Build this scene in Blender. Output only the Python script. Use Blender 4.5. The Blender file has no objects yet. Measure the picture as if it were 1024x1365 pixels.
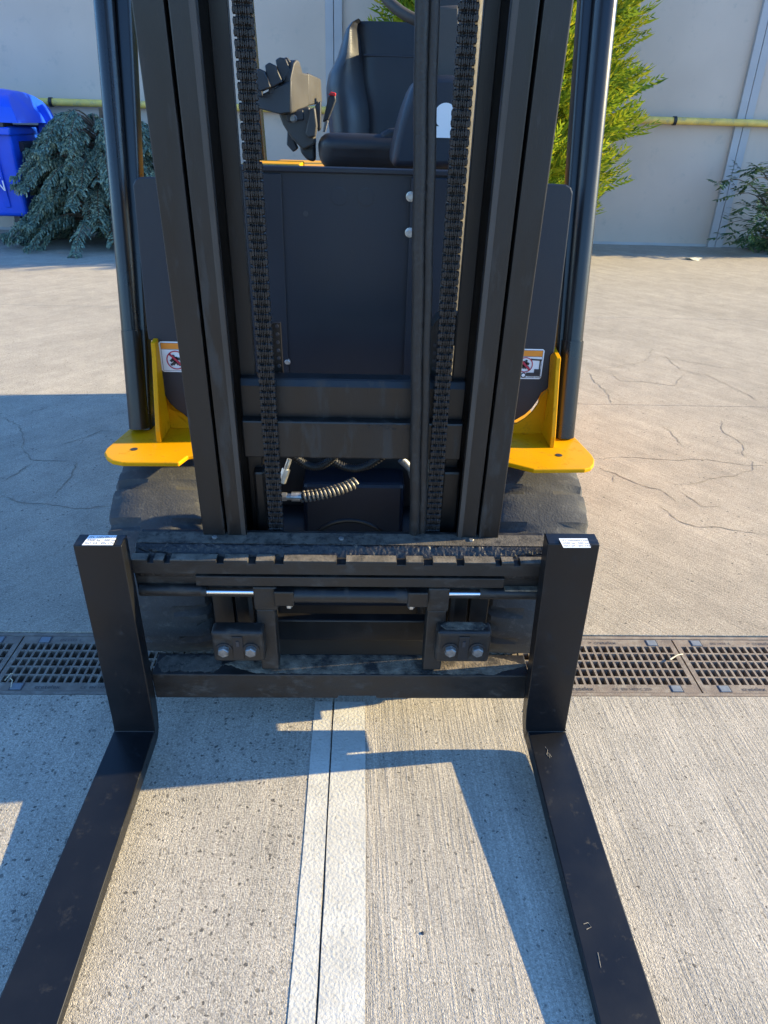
import bpy, bmesh, math, random
from mathutils import Vector, Matrix
R_ = math.radians
random.seed(7)
S = bpy.context.scene
C = S.collection

# ------------------------------------------------------------------ camera
F, CX, CY, H = 947.0, 512.0, 682.5, 1.40
def _dir(p):
    return Vector((p[0]-CX, p[1]-CY, F)).normalized()
_dn = _dir((461.0, 2402.0)); _fw = _dir((487.0, 157.0))
_fw = (_fw - _dn*_fw.dot(_dn)).normalized(); _rt = _dn.cross(_fw)
def _cam2w(v):
    return Vector((v.dot(_rt), v.dot(_fw), -v.dot(_dn)))
cam = bpy.data.cameras.new('camera'); cam_o = bpy.data.objects.new('camera', cam); C.objects.link(cam_o)
cx_, cy_, cz_ = _cam2w(Vector((1,0,0))), _cam2w(Vector((0,-1,0))), _cam2w(Vector((0,0,-1)))
m4 = Matrix((cx_, cy_, cz_)).transposed().to_4x4(); m4.translation = (0, 0, H)
cam_o.matrix_world = m4
cam.sensor_fit = 'VERTICAL'; cam.sensor_height = 24.0; cam.sensor_width = 18.0
cam.lens = 24.0*F/1365.0; cam.clip_start = 0.02; cam.clip_end = 900
S.camera = cam_o

# ------------------------------------------------------------------ light
SK, SM = 2.58, 0.232                       # shadow run per metre of height: left, towards the viewer
sun_vec = Vector((SK, SM, 1.0)).normalized()
elev = math.asin(sun_vec.z); azim = math.atan2(sun_vec.x, sun_vec.y)
W = bpy.data.worlds.new('World'); S.world = W; W.use_nodes = True
nt = W.node_tree; bg = nt.nodes['Background']
sky = nt.nodes.new('ShaderNodeTexSky'); sky.sky_type = 'NISHITA'; sky.sun_disc = False
sky.sun_elevation = elev; sky.sun_rotation = azim
sky.air_density = 1.0; sky.dust_density = 0.0; sky.ozone_density = 7.5
nt.links.new(sky.outputs[0], bg.inputs[0]); bg.inputs[1].default_value = 0.15
sl = bpy.data.lights.new('sun', 'SUN'); sl.energy = 3.75; sl.angle = R_(0.53); sl.color = (1.0, 0.82, 0.47)
so = bpy.data.objects.new('sun', sl); C.objects.link(so)
so.rotation_euler = sun_vec.to_track_quat('Z', 'Y').to_euler()
S.view_settings.view_transform = 'Standard'; S.view_settings.look = 'None'
S.view_settings.exposure = 1.86; S.view_settings.gamma = 1.0
S.view_settings.use_curve_mapping = False

# ------------------------------------------------------------------ measuring helpers (photo measurements -> real places)
def ray(x, y): return _cam2w(Vector((x-CX, y-CY, F)))
def G(x, y, z=0.0):
    d = ray(x, y); t = (z-H)/d.z; return Vector((0, 0, H)) + d*t
def P(x, y, Y):
    d = ray(x, y); t = Y/d.y; return Vector((0, 0, H)) + d*t
TILT = R_(4.2); Y0 = 1.283                 # the mast is tilted forward, fork tips on the ground
EV = Vector((0, math.cos(TILT), math.sin(TILT))); EW = Vector((0, -math.sin(TILT), math.cos(TILT)))
def M(u, v, w): return Vector((0, Y0, 0)) + Vector((u, 0, 0)) + EV*v + EW*w
def mp(x, y, v):
    o = Vector((0, 0, H)); d = ray(x, y); p = Vector((0, Y0, 0)) + EV*v
    t = (p-o).dot(EV)/d.dot(EV); q = o + d*t - Vector((0, Y0, 0))
    return q.x, q.dot(EW)
def mu(x, y, v): return mp(x, y, v)[0]
def mw(y, v, x=470): return mp(x, y, v)[1]

# ------------------------------------------------------------------ materials
def mat(name, col, rough=0.5, metal=0.0, var=0.12, vs=14.0, bump=0.0, bs=200.0, dirt=None, dirt_amt=0.5, ds=18.0, spec=0.5, coat=0.0, scale=(1,1,1)):
    m = bpy.data.materials.new(name); m.use_nodes = True
    n = m.node_tree.nodes; l = m.node_tree.links; b = n['Principled BSDF']
    tc = n.new('ShaderNodeTexCoord'); mpg = n.new('ShaderNodeMapping'); mpg.inputs['Scale'].default_value = scale
    l.new(tc.outputs['Object'], mpg.inputs[0]); co = mpg.outputs[0]
    ns = n.new('ShaderNodeTexNoise'); ns.inputs['Scale'].default_value = vs; ns.inputs['Detail'].default_value = 5
    l.new(co, ns.inputs['Vector'])
    cr = n.new('ShaderNodeValToRGB'); cr.color_ramp.elements[0].position = 0.3; cr.color_ramp.elements[1].position = 0.7
    cr.color_ramp.elements[0].color = tuple(c*(1-var) for c in col)+(1,)
    cr.color_ramp.elements[1].color = tuple(min(1, c*(1+var)) for c in col)+(1,)
    l.new(ns.outputs[0], cr.inputs[0]); out = cr.outputs[0]
    rr = n.new('ShaderNodeMapRange'); rr.inputs[1].default_value = 0.3; rr.inputs[2].default_value = 0.7
    rr.inputs[3].default_value = max(0.03, rough-0.08); rr.inputs[4].default_value = min(1, rough+0.08)
    l.new(ns.outputs[0], rr.inputs[0]); ro = rr.outputs[0]
    if dirt:
        n2 = n.new('ShaderNodeTexNoise'); n2.inputs['Scale'].default_value = ds; n2.inputs['Detail'].default_value = 10; n2.inputs['Roughness'].default_value = 0.7
        l.new(co, n2.inputs['Vector'])
        c2 = n.new('ShaderNodeValToRGB'); c2.color_ramp.elements[0].position = 0.62-0.3*dirt_amt; c2.color_ramp.elements[1].position = 0.78-0.3*dirt_amt
        c2.color_ramp.elements[0].color = (0,0,0,1); c2.color_ramp.elements[1].color = (1,1,1,1)
        l.new(n2.outputs[0], c2.inputs[0])
        mx = n.new('ShaderNodeMix'); mx.data_type = 'RGBA'; mx.inputs['B'].default_value = tuple(dirt)+(1,)
        l.new(c2.outputs[0], mx.inputs['Factor']); l.new(out, mx.inputs['A']); out = mx.outputs['Result']
        m2 = n.new('ShaderNodeMix'); m2.data_type = 'FLOAT'; m2.inputs['B'].default_value = 0.9
        l.new(c2.outputs[0], m2.inputs['Factor']); l.new(ro, m2.inputs['A']); ro = m2.outputs['Result']
    l.new(out, b.inputs['Base Color']); l.new(ro, b.inputs['Roughness'])
    b.inputs['Metallic'].default_value = metal; b.inputs['Specular IOR Level'].default_value = spec
    if coat: b.inputs['Coat Weight'].default_value = coat; b.inputs['Coat Roughness'].default_value = 0.12
    if bump:
        n3 = n.new('ShaderNodeTexNoise'); n3.inputs['Scale'].default_value = bs; n3.inputs['Detail'].default_value = 4
        l.new(co, n3.inputs['Vector'])
        bp = n.new('ShaderNodeBump'); bp.inputs['Strength'].default_value = bump; bp.inputs['Distance'].default_value = 0.002
        l.new(n3.outputs[0], bp.inputs['Height']); l.new(bp.outputs[0], b.inputs['Normal'])
    return m

def concrete(name, col, streak_ang=0.0, streak=0.5, pits=0.5, grit=0.5, pscale=75.0, warm=(1,1,1)):
    m = bpy.data.materials.new(name); m.use_nodes = True
    n = m.node_tree.nodes; l = m.node_tree.links; b = n['Principled BSDF']
    tc = n.new('ShaderNodeTexCoord'); co = tc.outputs['Object']
    def noise(sc, det=4, rg=0.55, vec=None):
        t = n.new('ShaderNodeTexNoise'); t.inputs['Scale'].default_value = sc; t.inputs['Detail'].default_value = det
        t.inputs['Roughness'].default_value = rg; l.new(vec or co, t.inputs['Vector']); return t.outputs[0]
    def ramp(src, a, b_, ca, cb):
        r = n.new('ShaderNodeValToRGB'); r.color_ramp.elements[0].position = a; r.color_ramp.elements[1].position = b_
        r.color_ramp.elements[0].color = tuple(ca)+(1,); r.color_ramp.elements[1].color = tuple(cb)+(1,)
        l.new(src, r.inputs[0]); return r.outputs[0]
    def mul(a, b_, f=1.0):
        x = n.new('ShaderNodeMix'); x.data_type = 'RGBA'; x.blend_type = 'MULTIPLY'; x.inputs['Factor'].default_value = f
        l.new(a, x.inputs['A']); l.new(b_, x.inputs['B']); return x.outputs['Result']
    def math_(op, a, b_):
        x = n.new('ShaderNodeMath'); x.operation = op
        for i, s in enumerate((a, b_)):
            if isinstance(s, (int, float)): x.inputs[i].default_value = s
            else: l.new(s, x.inputs[i])
        return x.outputs[0]
    big = ramp(noise(0.9, 6, 0.6), 0.3, 0.7, tuple(c*0.86 for c in col), tuple(c*1.1 for c in col))
    blot = ramp(noise(7.0, 5, 0.6), 0.35, 0.65, (0.9,0.9,0.9), (1.06,1.05,1.04))
    fine = noise(210.0, 3, 0.7)
    finec = ramp(fine, 0.32, 0.68, (1-0.34*grit,)*3, (1+0.16*grit,)*3)
    c = mul(mul(big, blot), finec)
    mpg = n.new('ShaderNodeMapping'); mpg.inputs['Rotation'].default_value = (0, 0, streak_ang); mpg.inputs['Scale'].default_value = (1.0, 0.035, 1.0)
    # rotate first, then stretch along the broom direction
    rot = n.new('ShaderNodeVectorRotate'); rot.rotation_type = 'Z_AXIS'; rot.inputs['Angle'].default_value = streak_ang
    l.new(co, rot.inputs['Vector']); mpg.inputs['Rotation'].default_value = (0,0,0); l.new(rot.outputs[0], mpg.inputs[0])
    st = noise(150.0, 3, 0.6, mpg.outputs[0])
    stc = ramp(st, 0.3, 0.7, (1-0.22*streak,)*3, (1+0.08*streak,)*3)
    st2 = noise(14.0, 4, 0.6, mpg.outputs[0])
    stc2 = ramp(st2, 0.3, 0.62, (1-0.16*streak,)*3, (1.02,)*3)
    c = mul(mul(c, stc), stc2)
    # pits and dark aggregate grains
    vo = n.new('ShaderNodeTexVoronoi'); vo.inputs['Scale'].default_value = pscale; vo.inputs['Randomness'].default_value = 1.0
    wob = n.new('ShaderNodeVectorMath'); wob.operation = 'ADD'
    nz = n.new('ShaderNodeTexNoise'); nz.inputs['Scale'].default_value = 120; l.new(co, nz.inputs['Vector'])
    sc = n.new('ShaderNodeVectorMath'); sc.operation = 'SCALE'; sc.inputs['Scale'].default_value = 0.012
    l.new(nz.outputs['Color'], sc.inputs[0]); l.new(co, wob.inputs[0]); l.new(sc.outputs[0], wob.inputs[1]); l.new(wob.outputs[0], vo.inputs['Vector'])
    sep = n.new('ShaderNodeSeparateColor'); l.new(vo.outputs['Color'], sep.inputs[0])
    rad = math_('MULTIPLY', math_('SUBTRACT', sep.outputs[0], 1.0-pits), 0.5/max(pits, 0.01))
    pit = math_('GREATER_THAN', rad, vo.outputs['Distance'])
    pc = n.new('ShaderNodeMix'); pc.data_type = 'RGBA'
    s4 = n.new('ShaderNodeTexVoronoi'); s4.inputs['Scale'].default_value = 300; l.new(co, s4.inputs['Vector'])
    s5 = n.new('ShaderNodeSeparateColor'); l.new(s4.outputs['Color'], s5.inputs[0])
    c = mul(c, ramp(s5.outputs[0], 0.0, 1.0, (1-.26*grit,)*3, (1+.14*grit,)*3))
    stone = ramp(sep.outputs[1], 0.0, 1.0, (0.045,0.042,0.04), tuple(x*0.55 for x in col))
    l.new(math_('MULTIPLY', pit, 0.8), pc.inputs['Factor']); l.new(c, pc.inputs['A']); l.new(stone, pc.inputs['B'])
    l.new(pc.outputs['Result'], b.inputs['Base Color'])
    b.inputs['Roughness'].default_value = 0.9; b.inputs['Specular IOR Level'].default_value = 0.25
    v2 = n.new('ShaderNodeTexVoronoi'); v2.inputs['Scale'].default_value = 340; l.new(wob.outputs[0], v2.inputs['Vector'])
    v3 = n.new('ShaderNodeTexVoronoi'); v3.inputs['Scale'].default_value = 420; l.new(co, v3.inputs['Vector'])
    grain = math_('ADD', v2.outputs['Distance'], math_('MULTIPLY', v3.outputs['Distance'], 0.6))
    hgt = math_('ADD', math_('MULTIPLY', fine, 1.0*grit), math_('MULTIPLY', st, 1.7*streak))
    hgt = math_('ADD', hgt, math_('MULTIPLY', grain, -0.7*grit))
    hgt = math_('SUBTRACT', hgt, math_('MULTIPLY', pit, 0.6))
    bp = n.new('ShaderNodeBump'); bp.inputs['Strength'].default_value = 0.62; bp.inputs['Distance'].default_value = 0.0024
    l.new(hgt, bp.inputs['Height']); l.new(bp.outputs[0], b.inputs['Normal'])
    return m

CON = (0.50, 0.448, 0.365)
m_con_fl = concrete('concrete_pitted', CON, 0.02, 0.45, 0.5, 1.0, 105)
m_con_fr = concrete('concrete_broomed', CON, -0.03, 1.0, 0.18, 0.85, 130)
m_con_rr = concrete('concrete_broomed_far', (0.475,0.412,0.32), R_(-38), 0.8, 0.08, 1.0, 110)
m_con_rl = concrete('concrete_far_left', (0.47,0.418,0.335), R_(38), 0.5, 0.10, 1.0, 110)
m_sub = mat('soil', (0.05,0.045,0.04), 1.0, bump=0.5)
m_fork = mat('fork_paint', (0.0066,0.0069,0.0080), 0.36, var=0.15, vs=9, bump=0.06, bs=120, spec=0.36, dirt=(0.017,0.0165,0.017), dirt_amt=0.12, ds=30)
m_mast = mat('mast_paint', (0.0085,0.0072,0.0064), 0.40, var=0.3, vs=7, bump=0.10, bs=160, dirt=(0.045,0.037,0.03), dirt_amt=0.22, ds=9, scale=(3,3,0.6))
m_steel = mat('carriage_steel', (0.012,0.0102,0.0088), 0.5, var=0.3, vs=22, bump=0.25, bs=120, dirt=(0.060,0.050,0.040), dirt_amt=0.26, ds=16, scale=(1.1,1.6,1.6))
m_worn = mat('worn_carriage_edge', (0.045,0.04,0.036), 0.7, var=0.4, vs=40, bump=0.8, bs=160, dirt=(0.30,0.25,0.18), dirt_amt=0.85, ds=45)
m_grime = mat('greasy_grime', (0.010,0.009,0.009), 0.42, var=0.5, vs=60, bump=1.0, bs=170, dirt=(0.12,0.10,0.075), dirt_amt=0.20, ds=75)
m_dust = mat('dry_dirt', (0.20,0.16,0.11), 0.95, var=0.45, vs=120, bump=1.0, bs=320, dirt=(0.035,0.03,0.025), dirt_amt=0.42, ds=60)
m_edge = mat('rubbed_edge', (0.12,0.10,0.075), 0.8, var=0.5, vs=30, bump=0.6, bs=220, dirt=(0.03,0.026,0.022), dirt_amt=0.42, ds=35)
m_bartop = mat('dusty_bar_top', (0.17,0.135,0.095), 0.95, var=0.5, vs=35, bump=1.0, bs=330, dirt=(0.022,0.019,0.017), dirt_amt=0.52, ds=17)
m_film = mat('dust_film', (0.085,0.072,0.056), 0.85, var=0.4, vs=40, bump=0.7, bs=260, dirt=(0.018,0.016,0.015), dirt_amt=0.45, ds=50)
m_grease = mat('chain_steel', (0.024,0.021,0.019), 0.42, metal=0.3, var=0.4, vs=90, bump=0.3, bs=300)
m_hose = mat('hose_rubber', (0.011,0.010,0.0095), 0.5, var=0.35, vs=60, bump=0.5, bs=260, dirt=(0.05,0.043,0.036), dirt_amt=0.25, ds=70)
m_cyl = mat('cylinder_paint', (0.05,0.045,0.038), 0.55, var=0.3, vs=20, bump=0.5, bs=120, dirt=(0.22,0.19,0.14), dirt_amt=0.3, ds=30, scale=(2,2,.5))
m_black = mat('black_paint', (0.012,0.012,0.013), 0.5, var=0.2)
m_cowl = mat('cowl_plastic', (0.008,0.012,0.021), 0.46, var=0.14, vs=3, bump=0.12, bs=380, spec=0.5)
m_pillar = mat('pillar_paint', (0.009,0.0095,0.011), 0.30, var=0.15, vs=5, bump=0.05, bs=220, spec=0.5)
m_yellow = mat('yellow_paint', (0.67,0.30,0.002), 0.42, var=0.06, vs=8, bump=0.04, bs=150, spec=0.12, dirt=(0.42,0.19,0.01), dirt_amt=0.2, ds=35)
m_rubber = mat('tyre_rubber', (0.062,0.062,0.062), 0.85, var=0.15, vs=9, bump=0.6, bs=190, dirt=(0.10,0.098,0.092), dirt_amt=0.30, ds=45, spec=0.25)
m_leather = mat('seat_vinyl', (0.018,0.019,0.023), 0.42, var=0.1, bump=0.25, bs=420)
m_plast = mat('grey_plastic', (0.050,0.046,0.041), 0.55, var=0.12, bump=0.3, bs=500)
m_plastd = mat('dark_plastic', (0.022,0.024,0.028), 0.5, var=0.12, bump=0.25, bs=500)
m_zinc = mat('zinc_plated', (0.52,0.52,0.50), 0.35, metal=0.85, var=0.2, vs=60)
m_bolt = mat('bolt_steel', (0.22,0.215,0.205), 0.45, metal=0.6, var=0.35, vs=80, bump=0.3, bs=300)
m_guard = mat('guard_wire', (0.16,0.145,0.125), 0.5, metal=0.35, var=0.3, vs=80, bump=0.4, bs=200)
m_glint = mat('chamfer_glint_tone', (0.040,0.034,0.029), 0.5, var=0.35, vs=12, bump=0.2, bs=150, scale=(4,4,.4))  # paler tone standing in for light reflected off the inner rail chamfers
m_chrome = mat('chrome_rod', (0.80,0.82,0.85), 0.12, metal=1.0, var=0.03)
m_white = mat('label_white', (0.78,0.79,0.78), 0.45, var=0.03)
m_orange = mat('label_orange', (0.80,0.26,0.02), 0.45, var=0.04)
m_ink = mat('label_ink', (0.03,0.03,0.035), 0.5, var=0.05)
m_red = mat('label_red', (0.45,0.02,0.05), 0.5, var=0.05)
m_redp = mat('red_plastic', (0.6,0.02,0.02), 0.4, var=0.05)
m_line = mat('worn_white_paint', (0.52,0.495,0.43), 0.85, var=0.10, vs=11, bump=1.0, bs=150, dirt=(0.40,0.37,0.30), dirt_amt=0.30, ds=95, spec=0.2)
m_iron = mat('cast_iron_rusty', (0.19,0.150,0.115), 0.75, var=0.22, vs=20, bump=0.6, bs=260, dirt=(0.26,0.225,0.18), dirt_amt=0.5, ds=30)
m_clip = mat('grey_clip', (0.16,0.18,0.20), 0.55, var=0.15, vs=60)
m_wall = mat('wall_render', (0.535,0.44,0.355), 0.9, var=0.07, vs=1.1, dirt=(0.42,0.37,0.31), dirt_amt=0.18, ds=5, bump=0.25, bs=60, spec=0.2)
m_seam = mat('wall_pilaster', (0.42,0.41,0.40), 0.85, var=0.06, vs=3, bump=0.2, bs=60, spec=0.2)
m_pipe = mat('pipe_yellow', (0.74,0.50,0.11), 0.6, var=0.15, vs=9, dirt=(0.4,0.33,0.18), dirt_amt=0.3, ds=12)
m_bin = mat('bin_blue', (0.006,0.075,0.62), 0.40, var=0.08, vs=5)
m_crack = mat('crack_shadow', (0.26,0.225,0.17), 1.0, var=0.3, vs=40)
m_bark = mat('bark', (0.12,0.085,0.055), 0.95, var=0.3, vs=30, bump=1.0, bs=60)
m_straw = mat('dry_straw', (0.62,0.55,0.38), 0.8, var=0.15, vs=30)

def leafmat(name, stops, rough=0.6, trans=0.25):
    m = bpy.data.materials.new(name); m.use_nodes = True
    n = m.node_tree.nodes; l = m.node_tree.links; b = n['Principled BSDF']
    g = n.new('ShaderNodeNewGeometry'); cr = n.new('ShaderNodeValToRGB')
    e = cr.color_ramp.elements; e[0].position = 0; e[0].color = stops[0]+(1,); e[1].position = 1; e[1].color = stops[-1]+(1,)
    for i, s in enumerate(stops[1:-1]):
        x = e.new((i+1)/(len(stops)-1)); x.color = s+(1,)
    l.new(g.outputs['Random Per Island'], cr.inputs[0]); l.new(cr.outputs[0], b.inputs['Base Color'])
    b.inputs['Roughness'].default_value = rough; b.inputs['Specular IOR Level'].default_value = 0.3
    if trans:
        t = n.new('ShaderNodeBsdfTranslucent'); mx = n.new('ShaderNodeMixShader'); mx.inputs[0].default_value = trans
        l.new(cr.outputs[0], t.inputs[0]); l.new(b.outputs[0], mx.inputs[1]); l.new(t.outputs[0], mx.inputs[2])
        l.new(mx.outputs[0], n['Material Output'].inputs[0])
    return m
m_cedar = leafmat('cedar_needles', [(0.05,0.095,0.075),(0.12,0.19,0.15),(0.21,0.29,0.225),(0.29,0.34,0.22)], 0.7, 0.12)
m_thuja = leafmat('cypress_sprays', [(0.07,0.13,0.01),(0.18,0.26,0.012),(0.32,0.37,0.016),(0.46,0.40,0.02)], 0.6, 0.35)
m_shrub = leafmat('shrub_leaves', [(0.03,0.08,0.03),(0.07,0.13,0.05),(0.16,0.22,0.10)], 0.35, 0.15)

# ------------------------------------------------------------------ mesh helpers
class MB:
    def __init__(self): self.v = []; self.f = []; self.mi = []; self.cur = 0
    def add(self, vs, fs):
        o = len(self.v); self.v += [tuple(p) for p in vs]
        for f in fs: self.f.append(tuple(i+o for i in f)); self.mi.append(self.cur)
    def hexa(self, b, t):
        """bottom 4 (ccw from above) and top 4 corners"""
        self.add(list(b)+list(t), [(3,2,1,0),(4,5,6,7),(0,1,5,4),(1,2,6,5),(2,3,7,6),(3,0,4,7)])
    def box(self, x0, x1, y0, y1, z0, z1, T=None):
        T = T or (lambda x, y, z: (x, y, z))
        self.hexa([T(x0,y0,z0),T(x1,y0,z0),T(x1,y1,z0),T(x0,y1,z0)], [T(x0,y0,z1),T(x1,y0,z1),T(x1,y1,z1),T(x0,y1,z1)])
    def mbox(self, u0, u1, v0, v1, w0, w1): self.box(u0, u1, v0, v1, w0, w1, M)
    def prism(self, pts, off):
        """polygon of 3-D points extruded by the vector off"""
        n = len(pts); off = Vector(off); a = [Vector(p) for p in pts]; b = [p+off for p in a]
        self.add(a+b, [tuple(range(n))[::-1], tuple(range(n, 2*n))] + [(i, (i+1) % n, n+(i+1) % n, n+i) for i in range(n)])
    def tube(self, pts, r, seg=10, cap=True):
        pts = [Vector(p) for p in pts]; rings = []
        up = Vector((0.013, 0.97, 0.2)).normalized()
        for i, p in enumerate(pts):
            d = (pts[min(i+1, len(pts)-1)] - pts[max(i-1, 0)]).normalized()
            a = d.cross(up)
            if a.length < 0.05: a = d.cross(Vector((1, 0, 0)))
            a.normalize(); b = d.cross(a); up = -b if False else up
            rr = r[i] if isinstance(r, (list, tuple)) else r
            rings.append([p + (a*math.cos(2*math.pi*k/seg) + b*math.sin(2*math.pi*k/seg))*rr for k in range(seg)])
        vs = [q for rg in rings for q in rg]; fs = []
        for i in range(len(pts)-1):
            for k in range(seg):
                k2 = (k+1) % seg
                fs.append((i*seg+k, i*seg+k2, (i+1)*seg+k2, (i+1)*seg+k))
        if cap: fs.append(tuple(range(seg))[::-1]); fs.append(tuple((len(pts)-1)*seg+k for k in range(seg)))
        self.add(vs, fs)
    def hexbolt(self, c, axis, r, hgt, n=6, washer=True):
        c = Vector(c); axis = Vector(axis).normalized()
        a = axis.cross(Vector((0.3, 0.1, 0.95))).normalized(); b = axis.cross(a)
        if washer: self.ring(c, axis, a, b, r*1.35, hgt*0.25, 16)
        self.ring(c+axis*hgt*0.25, axis, a, b, r, hgt*0.75, n)
    def ring(self, c, axis, a, b, r, hgt, n):
        lo = [c+(a*math.cos(2*math.pi*k/n)+b*math.sin(2*math.pi*k/n))*r for k in range(n)]
        mid = [p+axis*hgt*0.8 for p in lo]; hi = [c+axis*hgt+(p-c)*0.86 for p in lo]
        self.add(lo+mid+hi, [(i, (i+1) % n, n+(i+1) % n, n+i) for i in range(n)] + [(n+i, n+(i+1) % n, 2*n+(i+1) % n, 2*n+i) for i in range(n)] + [tuple(range(2*n, 3*n))])
    def lathe_x(self, c, prof, seg, fn=None):
        """profile (x, r) turned about an axis along X through c"""
        c = Vector(c); np_ = len(prof); vs = []
        for j in range(seg):
            a = 2*math.pi*j/seg
            for i, (x, r) in enumerate(prof):
                if fn: x, r = fn(i, j, x, r)
                vs.append((c.x+x, c.y+r*math.cos(a), c.z+r*math.sin(a)))
        fs = []
        for j in range(seg):
            j2 = (j+1) % seg
            for i in range(np_-1):
                fs.append((j*np_+i, j*np_+i+1, j2*np_+i+1, j2*np_+i))
        self.add(vs, fs)
    def build(self, name, m, parent=None, bev=0.0, smooth=False, seg=2, label=None, fixn=True):
        me = bpy.data.meshes.new(name); me.from_pydata(self.v, [], self.f)
        for mm in (m if isinstance(m, (list, tuple)) else [m]): me.materials.append(mm)
        if len(set(self.mi)) > 1:
            me.polygons.foreach_set('material_index', self.mi)
        if fixn:
            b = bmesh.new(); b.from_mesh(me); bmesh.ops.recalc_face_normals(b, faces=b.faces); b.to_mesh(me); b.free()
        if smooth:
            me.polygons.foreach_set('use_smooth', [True]*len(me.polygons))
            try: me.set_sharp_from_angle(angle=R_(38))
            except Exception: pass
        me.update()
        o = bpy.data.objects.new(name, me); C.objects.link(o)
        if parent: o.parent = parent
        if bev:
            md = o.modifiers.new('Bevel', 'BEVEL'); md.width = bev; md.segments = seg; md.limit_method = 'ANGLE'; md.angle_limit = R_(35)
            if hasattr(md, 'harden_normals'): md.harden_normals = False
        if label: o['label'] = label
        return o

def thing(name, label, cat, loc=(0,0,0), group=None):
    o = bpy.data.objects.new(name, None); C.objects.link(o); o.empty_display_size = 0.2
    o['label'] = label; o['category'] = cat
    if group: o['group'] = group
    return o
def tag(o, label, cat, group=None):
    o['label'] = label; o['category'] = cat
    if group: o['group'] = group
    return o
def struct(o): o['kind'] = 'structure'; return o
def stuff(o): o['kind'] = 'stuff'; return o
def text_mesh(mb, txt, origin, ex, ey, size, depth=0.0, align='LEFT'):
    """flat lettering added to a mesh builder, laid out along ex / ey"""
    cu = bpy.data.curves.new('lettering', 'FONT'); cu.body = txt; cu.size = size; cu.align_x = align; cu.resolution_u = 2
    o = bpy.data.objects.new('lettering', cu); C.objects.link(o)
    dg = bpy.context.evaluated_depsgraph_get(); me = bpy.data.meshes.new_from_object(o.evaluated_get(dg))
    ex = Vector(ex).normalized(); ey = Vector(ey).normalized(); origin = Vector(origin)
    mb.add([origin+ex*v.co.x+ey*v.co.y for v in me.vertices], [tuple(p.vertices) for p in me.polygons])
    bpy.data.objects.remove(o); bpy.data.curves.remove(cu); bpy.data.meshes.remove(me)

# ================================================================== GROUND
JX = -0.068                                   # joint that runs towards the camera
mb = MB(); mb.add([(-400,-400,-0.16),(400,-400,-0.16),(400,400,-0.16),(-400,400,-0.16)], [(0,1,2,3)])
struct(mb.build('ground', m_sub, fixn=False))
pav = struct(bpy.data.objects.new('pavement', None)); C.objects.link(pav)
D0, D1 = 1.488, 1.752                        # drain channel between the slabs
J1, J2, WY = 3.86, 5.99, 10.2
def slab(x0, x1, y0, y1, m):
    mb = MB(); mb.box(x0, x1, y0, y1, -0.16, 0.0); mb.build('slab', m, pav, bev=0.0018)
g = 0.0009
for (x0, x1) in ((-14.0, -7.07), (-7.07, -3.57), (-3.57, JX), (JX, 3.43), (3.43, 6.93), (6.93, 14.0)):
    left = x1 <= JX+0.001
    slab(x0+g, x1-g, -7.0+g, -3.2-g, m_con_fl if left else m_con_fr)
    slab(x0+g, x1-g, -3.2+g, D0-0.004, m_con_fl if left else m_con_fr)
g = 0.0022
for (x0, x1) in ((-14.0, -7.07), (-7.07, JX), (JX, 6.93), (6.93, 14.0)):
    left = x1 <= JX+0.001; m = m_con_rl if left else m_con_rr
    slab(x0+g, x1-g, D1+0.004, J1-g, m); slab(x0+g, x1-g, J1+g, J2-g, m); slab(x0+g, x1-g, J2+g, WY+0.2, m)
# painted white line, broken by the joint
pl = struct(bpy.data.objects.new('road_marking', None)); C.objects.link(pl)
def strip(x0, x1, y0, y1):
    mb = MB(); n = 90; L = []; Rr = []
    for i in range(n+1):
        y = y0+(y1-y0)*i/n
        L.append((x0+random.uniform(-.0010,.0010)+(0.0008*math.sin(y*9)), y, 0.0015)); Rr.append((x1+random.uniform(-.0012,.0012), y, 0.0015))
    mb.add(L+Rr, [(i, n+1+i, n+2+i, i+1) for i in range(n)]); mb.build('painted_strip', m_line, pl, fixn=False)
g = 0.0009
strip(-0.118, JX-g-0.002, -6.9, D0-0.03); strip(JX+g+0.0015, 0.0185, -6.9, D0-0.03)
# cracks that wander over the slabs
def crack(pix, wdt=0.0042, m=m_crack):
    pts = []
    for (a, b) in zip(pix[:-1], pix[1:]):
        A, B = G(*a), G(*b); k = max(2, int((B-A).length/0.02))
        for i in range(k): pts.append(A.lerp(B, i/k))
    pts.append(G(*pix[-1])); mb = MB(); L = []; Rr = []; off = 0.0
    for i, p in enumerate(pts):
        q = pts[min(i+1, len(pts)-1)]-pts[max(0, i-1)]; nn = Vector((-q.y, q.x, 0)).normalized()
        off = off*0.75+random.uniform(-0.008, 0.008); ww = wdt*random.uniform(0.25, 0.85)*min(1, (i+1)/4, (len(pts)-i)/4)
        c = p+nn*off; L.append((c+nn*ww)+Vector((0,0,.0016))); Rr.append((c-nn*ww)+Vector((0,0,.0016)))
    n = len(pts); mb.add(L+Rr, [(i, i+1, n+i+1, n+i) for i in range(n-1)]); mb.build('crack', m, pav, fixn=False)
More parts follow.
